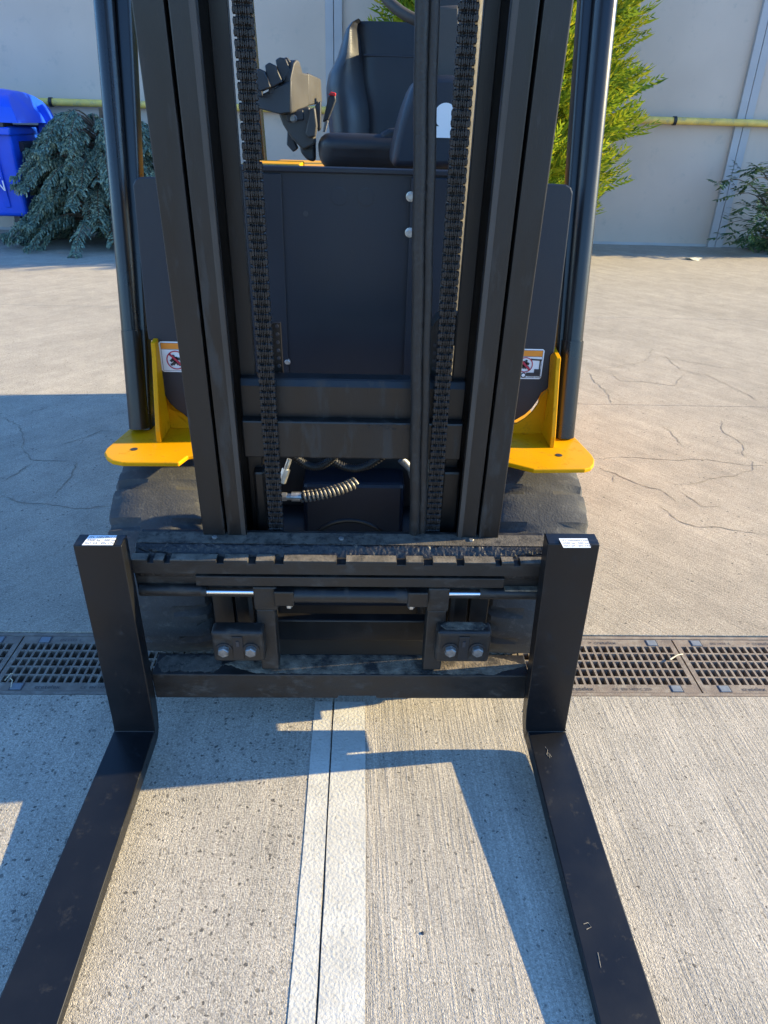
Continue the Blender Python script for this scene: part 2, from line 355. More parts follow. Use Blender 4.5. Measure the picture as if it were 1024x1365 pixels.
for c_ in ([(793,611),(830,609),(880,613),(930,611),(975,616),(1024,621)],
           [(795,624),(820,632),(848,645),(880,652),(905,672)],[(818,633),(816,643)],
           [(898,646),(930,644),(955,638),(985,632),(1003,628),(1000,616),(999,611)],
           [(960,560),(967,578),(985,590),(991,597),(987,602),(998,612)],
           [(905,652),(922,664),(935,674),(962,676)],[(880,674),(902,694),(925,703),(962,704),(1024,712)],
           [(780,492),(818,490),(850,484),(866,477),(869,466),(862,462)],[(866,474),(905,480),(945,488),(985,492)],
           [(885,474),(905,492),(930,500),(955,498)],[(912,500),(905,508),(900,515),(860,510),(830,508),(815,497)],
           [(930,496),(960,508),(985,520),(1010,535)],[(782,495),(805,520),(818,540)],
           [(884,568),(895,575),(905,586),(912,596)],
           [(0,556),(12,558),(28,568),(33,586),(27,598),(40,614),(60,615),(95,613)],[(0,643),(20,632),(42,617)],
           [(20,557),(45,548),(68,541)],[(82,592),(115,583),(135,573),(160,575)],[(118,568),(135,574)],
           [(0,661),(30,671),(60,671),(95,677),(120,677),(152,673)],
           [(5,400),(40,396),(80,398)],[(96,616),(104,618),(92,640),(78,660)]):
    crack(c_)
# ---- drain channel with cast iron gratings
dr = struct(bpy.data.objects.new('drain_channel', None)); C.objects.link(dr)
mb = MB()
mb.box(-14,14,D0,D0+0.012,-0.155,-0.003); mb.box(-14,14,D1-0.012,D1,-0.155,-0.003); mb.box(-14,14,D0+0.012,D1-0.012,-0.155,-0.145)
mb.build('channel_body', m_iron, dr)
def grid_plate(mb, xs, ys, hole, z0, z1):
    nx, ny = len(xs)-1, len(ys)-1
    sol = lambda i, j: 0 <= i < nx and 0 <= j < ny and not hole(i, j)
    for i in range(nx):
        for j in range(ny):
            x0, x1, y0, y1 = xs[i], xs[i+1], ys[j], ys[j+1]
            if sol(i, j):
                mb.add([(x0,y0,z1),(x1,y0,z1),(x1,y1,z1),(x0,y1,z1)], [(0,1,2,3)])
                if not sol(i-1, j): mb.add([(x0,y0,z0),(x0,y0,z1),(x0,y1,z1),(x0,y1,z0)], [(3,2,1,0)])
                if not sol(i+1, j): mb.add([(x1,y0,z0),(x1,y0,z1),(x1,y1,z1),(x1,y1,z0)], [(0,1,2,3)])
                if not sol(i, j-1): mb.add([(x0,y0,z0),(x1,y0,z0),(x1,y0,z1),(x0,y0,z1)], [(0,1,2,3)])
                if not sol(i, j+1): mb.add([(x0,y1,z0),(x1,y1,z0),(x1,y1,z1),(x0,y1,z1)], [(3,2,1,0)])
GL = 0.5; gy0, gy1 = D0+0.014, D1-0.014
def grating_mesh():
    mb = MB(); xs = [0.0025]; pitch = 0.0225; n = 21; x = (GL-n*pitch)/2+0.003
    xs.append(x)
    for k in range(n): xs += [x+pitch*(k+1)-0.0065, x+pitch*(k+1)]
    xs = xs[:-1]+[GL-0.0025]
    ys = [gy0, gy0+0.033]; p = (gy1-gy0-0.066+0.006)/5
    for k in range(5): ys += [gy0+0.033+p*(k+1)-0.006, gy0+0.033+p*(k+1)]
    ys = ys[:-1]+[gy1]
    grid_plate(mb, xs, ys, lambda i, j: i % 2 == 1 and j % 2 == 1, -0.03, -0.004)
    return mb
gm = None
for k in range(-14, 14):
    X = 0.98+GL*k - 0.0
    if gm is None:
        go = grating_mesh().build('grating', m_iron, dr, fixn=False); gm = go
    else:
        go = gm.copy(); C.objects.link(go); go.parent = dr
    go.location = (X, 0, 0)
    if -5 <= k <= 1:
        for (dx, yy) in ((0.055, gy0+0.0165), (0.055, gy1-0.0165), (GL-0.085, gy0+0.0165), (GL-0.085, gy1-0.0165)):
            c_ = MB(); c_.box(dx, dx+0.03, yy-0.0125, yy+0.0125, -0.006, -0.0015); co = c_.build('locking_clip', m_clip, go, bev=0.002)
            c2 = MB(); c2.box(dx-0.0035, dx+0.0335, yy-0.0145, yy+0.0145, -0.0045, -0.0035)
            c2.build('clip_recess', m_ink, go)
        L = MB(); text_mesh(L, 'cretelex', (0.12, gy0+0.008, -0.0030), (1,0,0), (0,1,0), 0.021)
        text_mesh(L, 'CE  EN 1433 C 250', (0.245, gy0+0.009, -0.0030), (1,0,0), (0,1,0), 0.014)
        text_mesh(L, 'Skleneč', (0.40, gy0+0.009, -0.0030), (1,0,0), (0,1,0), 0.0001) if False else None
        text_mesh(L, '> cretelex', (0.23, gy1-0.024, -0.0030), (1,0,0), (0,1,0), 0.021)
        text_mesh(L, 'EN 1433  E', (0.115, gy1-0.023, -0.0030), (1,0,0), (0,1,0), 0.014)
        L.build('raised_lettering', m_ink, go, fixn=False)
# bits of straw, leaf and pebble
def straw(name, label, pts, r, cat, m=m_straw):
    mb = MB(); mb.tube(pts, r, 6); return tag(mb.build(name, m), label, cat)
a, b = G(893,880,0.001), G(910,873,0.001)
straw('straw_stalk', 'pale dry stalk lying across the drain grating right of the forklift', [a+Vector((0,0,.003)), a.lerp(b,.5)+Vector((0.004,.003,.008)), b+Vector((0,0,.003))], [.0028,.002,.0015], 'straw')
a, b = G(7,908,0.001), G(19,899,0.001)
straw('straw_stalk', 'longer of two thin pale stalks on the shaded grating at left', [a+Vector((0,0,.003)), a.lerp(b,.6)+Vector((0.0,.006,.008)), b+Vector((0,0,.003))], [.0015,.0012,.001], 'straw')
a, b = G(15,917,0.001), G(16,905,0.001)
straw('straw_stalk', 'shorter curled pale stalk on the edge of the shaded grating', [a+Vector((0,0,.003)), a.lerp(b,.6)+Vector((0.004,.0,.008)), b+Vector((-.004,0,.003))], [.0015,.0012,.001], 'straw')
p = G(925,346.5,0)
mb = MB(); vs = []; n = 14
for i in range(n):
    a = 2*math.pi*i/n; r = 1+0.3*math.sin(3*a)
    vs.append((p.x+0.10*r*math.cos(a), p.y+0.05*r*math.sin(a), 0.012+0.012*math.sin(2*a+1)))
vs.append((p.x, p.y, 0.03)); mb.add(vs, [(i, (i+1) % n, n) for i in range(n)])
tag(mb.build('fallen_leaf', m_straw, fixn=False), 'dry curled leaf on the sunlit concrete near the wall', 'leaf')
def pebble(px, py, r, label, m):
    p = G(px, py); mb = MB(); vs = []; fs = []; n = 9
    for j, (rr, zz) in enumerate(((1, 0), (0.95, .45), (0.55, .8))):
        for i in range(n):
            a = 2*math.pi*i/n; vs.append((p.x+r*rr*math.cos(a)*random.uniform(.8,1.15)*1.2, p.y+r*rr*math.sin(a)*random.uniform(.8,1.1), r*zz))
    vs.append((p.x, p.y, r*.85))
    for j in range(2): fs += [(j*n+i, j*n+(i+1) % n, (j+1)*n+(i+1) % n, (j+1)*n+i) for i in range(n)]
    fs += [(2*n+i, 2*n+(i+1) % n, 3*n) for i in range(n)]
    mb.add(vs, fs); tag(mb.build('pebble', m, smooth=True), label, 'pebble')
pebble(564,1244,.0035,'dark pebble on the sunlit concrete between white line and right fork', m_ink)
pebble(703,948,.006,'small sandy crumb beside the heel of the right fork', m_straw)

# ================================================================== WALL
wl = thing('boundary_wall', 'tall pale grey panel wall behind the forklift with flat pilasters', 'wall')
WT = 3.6
PX = [P(445,10,WY).x, P(955,320,WY-0.05).x]
PX = [PX[0]-4.95*k for k in (3,2,1)]+PX+[PX[1]+4.95*k for k in (1,2)]
ed = [-17]+PX+[17]
for a, b in zip(ed[:-1], ed[1:]):
    mb = MB(); mb.box(a+0.085, b-0.085, WY, WY+0.16, 0.0, WT); mb.build('wall_panel', m_wall, wl, bev=0.01)
for x in PX:
    mb = MB(); mb.box(x-0.10, x-0.004, WY-0.05, WY+0.16, 0, WT+.01); mb.box(x+0.004, x+0.10, WY-0.05, WY+0.16, 0, WT+.01)
    mb.box(x-0.004, x+0.004, WY+0.02, WY+0.15, 0, WT); mb.build('pilaster', m_seam, wl, bev=0.006)
mb = MB(); mb.box(-17,17,WY-0.012,WY-0.002,0.0,0.035); mb.build('skirting', m_seam, wl, bev=0.004)
gp = thing('gas_pipe', 'long yellow pipe clamped along the pale wall at chest height', 'pipe')
mb = MB(); pz = P(900,161,WY-0.1).z
mb.tube([(-16, WY-0.10, pz), (16, WY-0.10, pz)], 0.042, 14); mb.build('pipe_run', m_pipe, gp, smooth=True)
xc = P(899,161,WY-0.1).x; xl = P(68,134,WY-0.1).x
for k, x in enumerate([xc, xc-2.9, xl+2.8, xl, xc+2.9, xl-2.9]):
    mb = MB(); mb.tube([(x-0.02, WY-0.10, pz), (x+0.02, WY-0.10, pz)], 0.052, 14); mb.box(x-0.012, x+0.012, WY-0.06, WY-0.001, pz-0.012, pz+0.012)
    mb.build('pipe_clamp', m_black, gp)

# ================================================================== RECYCLING BIN
def recycling_bin():
    t = thing('waste_container', 'bright blue recycling container with domed lid left of the cedar', 'bin')
    YF, YB = 8.75, 9.75
    xr = P(20,215,YF).x; xl = xr-1.28
    zt = P(18,168,YF).z; zb = P(28,291,YF).z
    mb = MB(); ins = 0.10
    mb.hexa([(xl+ins,YF+.12,zb),(xr-ins*0.3,YF+.12,zb),(xr-ins*0.3,YB-.12,zb),(xl+ins,YB-.12,zb)],
            [(xl,YF,zt),(xr,YF,zt),(xr,YB,zt),(xl,YB,zt)])
    mb.build('body', m_bin, t, bev=0.04, seg=3)
    mb = MB(); mb.box(xl-.03,xr+.02,YF-.05,YB+.03,zt-.09,zt-.01); mb.build('rim', m_bin, t, bev=0.015)
    mb = MB()
    for x in (xl+.2, xl+.62, xr-.22): mb.hexa([(x-.03,YF+.09,zb+.1),(x+.03,YF+.09,zb+.1),(x+.03,YF+.14,zb+.1),(x-.03,YF+.14,zb+.1)],[(x-.04,YF-.03,zt-.1),(x+.04,YF-.03,zt-.1),(x+.04,YF+.03,zt-.1),(x-.04,YF+.03,zt-.1)])
    mb.build('rib', m_bin, t, bev=0.008)
    # domed lid
    n = 10; mb = MB(); prof = []
    hgt = P(10,121,YF+.45).z - zt
    for i in range(n+1):
        a = math.pi*i/n; prof.append((YF-.06+(YB-YF+.1)*(0.5-0.5*math.cos(a)), zt+.03+(hgt-.03)*math.sin(a)**0.6))
    L = [(xl-.02, y, z) for y, z in prof]; Rr = [(xr+.14-0.16*((z-zt)/hgt)**2, y, z) for y, z in prof]
    m2 = [(xr-.18, y, z+0.02*((z-zt)/hgt)) for y, z in prof]
    k = n+1; mb.add(L+m2+Rr, [(i, i+1, k+i+1, k+i) for i in range(n)]+[(k+i, k+i+1, 2*k+i+1, 2*k+i) for i in range(n)]+[tuple(range(k)), tuple(range(2*k, 3*k))])
    mb.build('lid', m_bin, t, smooth=True, bev=0.012)
    mb = MB(); mb.box(xl+.1, xr-.03, YF-.045, YF+.2, zt-.01, zt+.035); mb.build('opening_slot', m_ink, t)
    mb = MB(); mb.prism([P(x,y,9.45) for x, y in ((49,142),(57,138),(65,149),(71,161),(67,164),(60,175),(52,176))], (-.04,.14,0)); mb.build('side_bracket', m_bin, t, bev=.015)
    mb = MB(); mb.tube([(xr+.0,YF+.3,zt-.55),(xr+.10,YF+.3,zt-.55)], .07, 14)
    mb.build('trunnion', m_ink, t)
    mb = MB(); mb.tube([(xr+.0,YF+.2,zt-.2),(xr+.05,YF+.5,zt-.2)], .05, 8); mb.build('lid_hinge', m_ink, t)
    for (x, y) in ((xl+.2,YF+.25),(xr-.2,YF+.25),(xl+.2,YB-.25),(xr-.2,YB-.25)):
        mb = MB(); mb.lathe_x((x,y,.1), [(-.025,.03),(-.025,.1),(.025,.1),(.025,.03)], 18); mb.box(x-.035,x+.035,y-.03,y+.03,.1,zb+.02); mb.build('wheel', m_ink, t)
    e = Vector((0,-.12,-(0-(zt-zb)))).normalized()
    mb = MB(); pt = P(11,254,YF+.045); text_mesh(mb, 'PLZEŇ', (pt.x, pt.y-.035, pt.z), (1,0,0), e, 0.145, align='RIGHT'); mb.build('lettering', m_white, t, fixn=False)
recycling_bin()

# ================================================================== PLANTS
def quad_leaf(mb, p, d, n, L, w):
    """a tapered leaf blade from p along d, normal n"""
    s = d.cross(n).normalized()*w
    mb.add([p-s*.35, p+s*.35, p+d*L*.45+s, p+d*L, p+d*L*.45-s], [(0,1,2,3,4)])
def rv(): return Vector((random.gauss(0,1), random.gauss(0,1), random.gauss(0,1))).normalized()
# --- blue-green weeping cedar
def cedar():
    t = thing('cedar_shrub', 'blue-green weeping cedar beside the blue container', 'shrub')
    cx, cy = P(138,300,9.2).x, 9.15
    mb = MB(); wood = MB()
    wood.tube([(cx+.1,cy,0),(cx+.05,cy+.05,.5),(cx+.15,cy,1.0),(cx+.2,cy-.05,1.45)], [.06,.05,.035,.02], 8)
    def twig(p, d, L, w):
        prev = p
        for j in range(4):
            d = (d+Vector((0,0,-.30))+rv()*.10).normalized(); nxt = prev+d*L/4
            quad_leaf(mb, prev, d, rv(), L/4*1.5, w); quad_leaf(mb, prev, (d+rv()*.3).normalized(), rv(), L/4*1.3, w*.9)
            if j in (1, 2):
                for r_ in range(2): quad_leaf(mb, prev, (d+rv()*.9).normalized(), rv(), L*.30, w*.7)
            prev = nxt
    for k in range(240):
        ang = random.uniform(0, 2*math.pi); z0 = .10+1.28*random.random()**.9
        lob = 1+.16*math.sin(3*ang+1)+.10*math.sin(z0*11+ang)
        reach = (1.20-0.34*max(0, z0-0.1)/1.3)*lob*random.uniform(.72,1.05)
        dr_ = Vector((math.cos(ang), math.sin(ang)*.62, 0)); side0 = Vector((-dr_.y, dr_.x, 0)).normalized()
        a = Vector((cx+.10, cy, z0*.92)); pts = []
        for i in range(9):
            s_ = i/8; pts.append(a+dr_*reach*s_+Vector((0,0,.20*math.sin(s_*math.pi*.75)-.30*s_**3)))
        wood.tube(pts, [.010*(1-i/9)+.002 for i in range(9)], 5)
        for i in range(4, 9):
            s_ = i/8
            for q in range(10):
                f = q/10; p_ = pts[i].lerp(pts[min(8,i+1)], f) if i < 8 else pts[8]+dr_*.10*f
                sg = 1 if q % 2 else -1; d = (dr_*.65+side0*sg*.75+Vector((0,0,-.10))+rv()*.15).normalized()
                twig(p_, d, random.uniform(.10,.18)*(1.15-.45*s_), .0095)
    wood.build('trunk', m_bark, t, fixn=False)
    stuff(mb.build('crown', m_cedar, t, fixn=False))
cedar()
# --- feathery golden cypress
def plume(mb, p, d, L, n=9):
    d = d.normalized(); s = d.cross(rv()).normalized(); nn = d.cross(s)
    prev = p
    for i in range(n):
        f = i/n; q = p+d*L*f+Vector((0,0,L*.16*f*f))
        for sg in (-1, 1):
            dd = (d*0.85+s*sg*0.75*(1-.3*f)+Vector((0,0,.10))+rv()*.12).normalized(); ll = L*0.34*(1-f*.65)
            quad_leaf(mb, q, dd, (nn+rv()*.3).normalized(), ll, ll*.13)
            if i < n-2: quad_leaf(mb, q+dd*ll*.4, (dd+d*.9).normalized(), (nn+rv()*.4).normalized(), ll*.55, ll*.10)
    quad_leaf(mb, p+d*L*.7, (d+Vector((0,0,.2))).normalized(), nn, L*.42, L*.035)
def cypress():
    t = thing('conifer_tree', 'yellow-green feathery conifer growing behind the forklift seat', 'tree')
    cx, cy = P(655,240,9.2).x, 9.05
    mb = MB(); wood = MB(); wood.tube([(cx,cy,0),(cx,cy,1.5),(cx+.02,cy,3.3)], [.10,.07,.015], 9)
    HT = 5.0
    for k in range(2700):
        z0 = 0.15+3.3*random.random(); ang = random.uniform(0, 2*math.pi)
        rmax = 1.62*(1-(z0/HT)**3)*min(1,.45+z0*.5)*(0.86+.14*math.sin(z0*14+ang*3.0)); rr = rmax*(0.45+.55*random.random()**.5)
        o = Vector((math.cos(ang), math.sin(ang)*.62, 0)); b0 = Vector((cx,cy,z0-.12*rr))+o*rr*.86
        d = o*1.0+Vector((0,0,random.uniform(.15,.75)))+rv()*.2
        plume(mb, b0, d, random.uniform(.28,.50))
        if k % 12 == 0: wood.tube([(cx,cy,max(.05,z0-.3*rr)), b0], [.014,.004], 5)
    wood.build('trunk', m_bark, t, fixn=False); stuff(mb.build('crown', m_thuja, t, fixn=False))
cypress()
# --- leafy shrub at the right of the frame and its ground leaves
def right_shrub():
    t = thing('leafy_shrub', 'dark green arching shrub with pointed leaves at right pilaster', 'shrub')
    Y = 9.7; base = G(1045,338); base = Vector((P(1040,330,Y).x, Y, 0)); wood = MB(); mb = MB()
    tips = [P(958,243,9.6), P(975,262,9.5), P(990,228,9.7), P(1015,225,9.6), P(985,280,9.5), P(970,315,9.5), P(1000,300,9.4), P(1030,255,9.5), P(1040,210,9.7), P(1060,250,9.5), P(980,325,9.4), P(1024,320,9.4), P(1080,300,9.5), P(968,300,9.6),P(1010,262,9.4),P(1015,283,9.3),P(1002,240,9.5),P(1050,290,9.3)]
    for tp in tips:
        pts = []
        for i in range(9):
            s = i/8; q = base.lerp(tp, s); q.z = base.z+(tp.z-base.z)*math.sin(s*math.pi/2)**.8+.12*math.sin(s*math.pi); pts.append(q)
        wood.tube(pts, [.012*(1-i/10) for i in range(9)], 5)
        for i in range(2, 9):
            for q in range(2):
                d = (pts[i]-pts[i-1]).normalized(); side = rv(); stem = (d*.5+side*.8).normalized(); L = random.uniform(.12,.24)
                for j in range(4):
                    b0 = pts[i]+stem*L*(j+1)/5
                    for sg in (-1, 1):
                        sd = stem.cross(Vector((0.1,.2,1))).normalized()*sg
                        quad_leaf(mb, b0, (stem*.6+sd+Vector((0,0,-.35))).normalized(), (Vector((0,0,1))+rv()*.5).normalized(), .085, .015)
    wood.build('stem', m_bark, t, fixn=False); stuff(mb.build('foliage', m_shrub, t, fixn=False))
right_shrub()
mb = MB()
for k in range(420):
    x = random.uniform(5.15, 7.2); y = random.uniform(9.75, 10.15)
    for j in range(3): quad_leaf(mb, Vector((x,y,random.uniform(0,.14))), (rv()+Vector((0,0,.7))).normalized(), rv(), .09, .016)
gc = stuff(mb.build('weeds', m_shrub, fixn=False)); tag(gc, 'low green weeds along the wall foot under the right shrub', 'weeds')

# ================================================================== FORKLIFT
fl = thing('forklift', 'black and yellow forklift truck parked forks down facing the camera', 'forklift')
U0 = -0.020
# ---- mast rails (two nested channels on each side), forward tilted
WTOP = 2.12
def channel(u_in, u_out, v0, dep, name, w0=0.19, w1=WTOP):
    """u_in = free flange edge, u_out = web side; opens towards the middle"""
    s = 1 if u_in > u_out else -1; tw = 0.014; tf = 0.017; mb = MB()
    pr = [(u_out,v0),(u_in,v0),(u_in,v0+tf),(u_out+s*tw,v0+tf),(u_out+s*tw,v0+dep-tf),(u_in,v0+dep-tf),(u_in,v0+dep),(u_out,v0+dep)]
    mb.prism([M(u,v,w0) for u, v in pr], EW*(w1-w0)); return mb.build(name, m_mast, fl, bev=0.0025)
VR = 0.118
def um_(x0, x7): return (mu(x0, 0, VR)+mu(x7, 700, VR))/2
channel(um_(218,298.5), um_(175,269), VR, 0.150, 'outer_mast_rail'); channel(um_(262,327), um_(223.5,302), VR, 0.135, 'inner_mast_rail', 0.185, WTOP+.1)
channel(um_(724.5,641), um_(768,665), VR, 0.150, 'outer_mast_rail'); channel(um_(681,612), um_(719,637.5), VR, 0.135, 'inner_mast_rail', 0.185, WTOP+.1)
for s, u in ((1,um_(220.7,300.2)),(-1,um_(721.7,639.2))):
    mb = MB(); mb.mbox(u-.0028, u+.0028, .15, .24, .13, WTOP-.03); mb.build('mast_bearing_strip', m_black, fl)
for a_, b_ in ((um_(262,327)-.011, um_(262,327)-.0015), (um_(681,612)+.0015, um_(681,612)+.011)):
    mb = MB(); mb.mbox(a_, b_, VR-.0008, VR-.0001, .19, WTOP+.09); mb.build('chamfer_glint', m_glint, fl)  # thin lighter strip paints the glint of the rail's inner chamfer
# third channel / guide inside
for a, b in ((um_(262,327)+.002,um_(262,327)+.034), (um_(681,612)-.030,um_(681,612)-.002)):
    mb = MB(); mb.mbox(a, b, .198, .212, .19, WTOP); mb.mbox(a if a < 0 else b-.01, a+.01 if a < 0 else b, .212, .255, .19, WTOP); mb.build('guide_rail', m_mast, fl, bev=.002)
# lift cylinders behind the rails
for u in (mu(302,0,.292)-.026, mu(646,0,.292)-.021):
    rc = .027 if u < 0 else .020
    mb = MB(); mb.tube([M(u,.292,.12), M(u,.292,WTOP-.05)], rc, 28); mb.build('lift_cylinder', m_cyl, fl, smooth=True)
    mb = MB(); mb.tube([M(u,.292,1.62), M(u,.292,1.66)], rc+.0025, 24); mb.build('cylinder_gland', m_mast, fl, smooth=True)
# cross members
w0, w1 = mw(612,.155), mw(563,.155); ul, ur = um_(262,327)+.003, um_(681,612)-.003
mb = MB(); mb.mbox(ul,ur,.155,.19,w0,w1); cm = mb.build('cross_member', m_mast, fl, bev=.004)
L = MB(); a = mp(489,573,.1535); text_mesh(L, '91M0C 12056', M(a[0],.1535,a[1]), (1,0,0), EW, .021); L.build('stamped_number', m_black, cm, fixn=False)
w0, w1 = mw(558,.175), mw(508,.175)
mb = MB(); h_ = w1-w0
pr = [(.175,w0),(.175,w1-.014),(.183,w1),(.215,w1),(.225,w1-.02),(.225,w0),(.19,w0-.012)]
mb.prism([M(ul,v,w) for v, w in pr], (ur-ul,0,0)); mb.build('cross_member', m_mast, fl, bev=.003)
mb = MB(); mb.mbox(-.33,.29,.24,.27,WTOP-.2,WTOP); mb.build('cross_member', m_mast, fl, bev=.004)
mb = MB(); mb.mbox(ul,ur,.20,.23,.19,.26); mb.build('cross_member', m_mast, fl, bev=.004)
# perforated bracket plates and cylinder clamps
for (x0,x1,y0,y1) in ((361,378,430,504),(574,592,434,508)):
    a = mp(x0,y0,.225); b = mp(x1,y1,.225); mb = MB(); mb.mbox(a[0],b[0],.225,.232,b[1],a[1]); pt = mb.build('bracket_plate', m_mast, fl, bev=.001)
    n_ = 7; hb = MB()
    for i in range(n_):
        ww = b[1]+(a[1]-b[1])*(i+.6)/n_; hb.ring(M(a[0]+.012,.2245,ww), -EV, Vector((1,0,0)), EW, .004, .001, 10)
    hb.build('bolt_hole', m_ink, pt)
mb = MB(); c_ = mp(598,438,.235); mb.tube([M(c_[0],.222,c_[1]), M(c_[0],.262,c_[1])], .034, 20); mb.build('chain_roller', m_mast, fl, smooth=True)
c_ = mp(345,575,.19); mb = MB(); mb.tube([M(c_[0],.176,c_[1]), M(c_[0],.235,c_[1])], .032, 20); mb.build('chain_roller', m_mast, fl, smooth=True)
mb = MB(); mb.hexbolt(M(c_[0]+.004,.175,c_[1]), -EV, .012, .01); mb.build('roller_bolt', m_zinc, fl)
# cylinder foot blocks
for x0, x1 in ((337,359),(590,607)):
    a = mp(x0,629,.175); b = mp(x1,714,.175); mb = MB(); mb.mbox(a[0],b[0],.175,.26,.19,a[1]); mb.build('cylinder_foot', m_mast, fl, bev=.006)

# ---- lift chains: every plate and pin is real
def chain(top, bot, v, name):
    mb = MB(); p = 0.0143; u_b, w_b = mp(*bot, v); u_t, w_t = mp(*top, v)
    w = .42; k = 0; hw = .0152
    uu = lambda w: u_b+(u_t-u_b)*(w-w_b)/(w_t-w_b)
    def plate(uc, t, w):
        mb.prism([M(uc-t/2, v+dv, w+dw) for dv, dw in ((-.0062,-.0035),(-.0062,.0045),(-.0048,.0062),(-.0048,.0080),(-.0062,.0098),(-.0062,p+.0035),(-.0032,p+.0058),(.0032,p+.0058),(.0062,p+.0035),(.0062,-.0035),(.0032,-.0058),(-.0032,-.0058))], (t,0,0))
    while w < WTOP+.05:
        u = uu(w)
        if k % 2 == 0:
            for du, t in ((-hw+.0018,.0036),(-.0018,.0017),(.0018,.0017),(hw-.0018,.0036)): plate(u+du, t, w)
        else:
            for du, t in ((-hw+.0058,.0034),(-.0047,.0020),(.0047,.0020),(hw-.0058,.0034)): plate(u+du, t, w)
        mb.cur = 1; mb.mbox(u-.0105, u+.0105, v+.0005, v+.0025, w-.008, w+.008); mb.cur = 0
        mb.tube([M(u-hw-.0012, v, w), M(u+hw+.0012, v, w)], .0036, 7)
        w += p; k += 1
    return stuff(mb.build(name, [m_grease, m_black], fl))
chain((323,0),(368.5,700),.150,'lift_chain'); chain((625.5,0),(577,700),.150,'lift_chain')
# chain anchor at the foot
for (x,y) in ((368.5,700),(577,700)):
    a = mp(x,y,.15); mb = MB(); mb.tube([M(a[0],.15,.40), M(a[0],.15,.52)], .009, 12); mb.mbox(a[0]-.013,a[0]+.013,.137,.163,.40,.435); mb.build('chain_anchor', m_grease, fl, smooth=True)

# ---- twin hoses running up the mast
for (x0, x1, r) in ((562.5,552.5,.0112),(577.8,562.5,.0098)):
    v = .133 if x0 < 570 else .139
    a = mp(x0,0,v); b = mp(x1,706,v); mb = MB(); pts = []
    for i in range(41):
        s = i/40; w = b[1]-.2+(WTOP+.1-b[1]+.2)*s; f = (w-b[1])/(a[1]-b[1]); pts.append(M(b[0]+(a[0]-b[0])*f+.0007*math.sin(i*1.3), v+.0008*math.sin(i*.9), w))
    mb.tube(pts, r, 14); mb.build('hydraulic_hose', m_hose, fl, smooth=True)

# ---- fork carriage
UL, UR = mu(178,760,.05), mu(733,760,.05)
mb = MB()
pA = (.128, mw(712,.128)); pB = (.088, mw(727,.088)); pC = (.066, mw(745,.066)-.004); pD = (.046, pC[1])
mb.prism([M(UL,*q) for q in (pA, pB, pC, (.066, pC[1]-.05), (.128, pC[1]-.05))], (UR-UL,0,0))
top = mb.build('carriage_top_bar', m_grime, fl, bev=.003)
mb = MB(); dz = EW*.0012
q_ = [M(UL+.002,pB[0]+.001,pB[1])+dz, M(UR-.002,pB[0]+.001,pB[1])+dz, M(UR-.002,pA[0],pA[1])+dz, M(UL+.002,pA[0],pA[1])+dz]
mb.prism(q_, EW*.0006); mb.build('dusty_top_face', m_film, top)
# thin swept lit ridge plate on top
mb = MB(); mb.mbox(UL+.001, UR-.001, .1285, .140, pA[1]-.12, pA[1]+.001); mb.build('carriage_back_plate', m_steel, fl, bev=.003)
# notched fork bar: the notches are cut in geometry
wt, wb = mw(749,.046), mw(766,.046); nn = [(197,205),(219,227),(289,298.5),(331,341),(366,378),(449,461),(529,541),(565,577),(609,619),(661,669),(686,694)]
mb = MB(); xs = [UL]; 
for a, b in nn: xs += [mu(a,749,.046), mu(b,749,.046)]
xs.append(UR)
for i in range(0, len(xs), 2): mb.mbox(xs[i]+.0, xs[i+1], .042, .066, wt-.006, wt+.002)
mb.mbox(UL, UR, .044, .086, wb, wt-.0062)
mb.build('notched_bar', m_worn if False else m_steel, fl, bev=.0012)
mb = MB()
for i in range(0, len(xs), 2): mb.mbox(xs[i]+.001, xs[i+1]-.001, .0425, .0655, wt+.0022, wt+.0034)
mb.build('worn_bar_edge', m_edge, fl)
# recessed wide face and the side shifter bar in front
mb = MB(); mb.mbox(mu(183,775,.075), mu(730,775,.075), .070, .095, mw(797,.07), wb-.001); mb.build('carriage_plate', m_steel, fl, bev=.002)
a = mp(260,767.5,.05); b = mp(671,783.5,.05); mb = MB(); mb.mbox(a[0], b[0], .048, .069, b[1], a[1]); mb.build('side_shift_bar', m_steel, fl, bev=.002)
a = mp(672,783.5,.068); mb = MB(); mb.mbox(a[0], UR-.008, .055, .069, a[1], a[1]+.004); mb.build('dried_mud_ridge', m_dust, fl)
# side shift cylinder, collars, chrome rods
cw = (mw(785,.055)+mw(803,.055))/2; rr = (mw(785,.055)-mw(803,.055))/2
def ux(x): return mu(x,795,.055)
mb = MB(); mb.tube([M(ux(392),.06,cw), M(ux(543),.06,cw)], rr, 24); mb.build('side_shift_cylinder', m_mast, fl, smooth=True)
for x0, x1 in ((366,393),(543,570)):
    mb = MB(); mb.mbox(ux(x0), ux(x1), .04, .08, cw-rr-.001, cw+rr+.001); o = mb.build('cylinder_collar', m_mast, fl, bev=.003)
for x in (385.5,548.5):
    a = mp(x,805.5,.055); mb = MB(); mb.hexbolt(M(a[0],.055,cw-rr-.001), -EW, .008, .014); mb.build('grease_nipple', m_zinc, fl)
rw = mw(790,.06)
for x0, x1 in ((275,339),(597,641)):
    mb = MB(); mb.tube([M(mu(x0,790,.06),.06,rw), M(mu(x1,790,.06),.06,rw)], .0062, 14); mb.build('chrome_rod', m_chrome, fl, smooth=True)
mb = MB(); mb.tube([M(UL,.066,rw+.001), M(mu(271,790,.06),.066,rw+.001)], .0135, 14); mb.tube([M(mu(269,790,.06),.062,rw), M(mu(276,790,.06),.062,rw)], .0125, 14); mb.build('rod_housing', m_steel, fl, smooth=True)
mb = MB(); mb.tube([M(mu(640,790,.06),.066,rw-.002), M(UR,.066,rw-.002)], .0145, 14); mb.build('rod_housing', m_steel, fl, smooth=True)
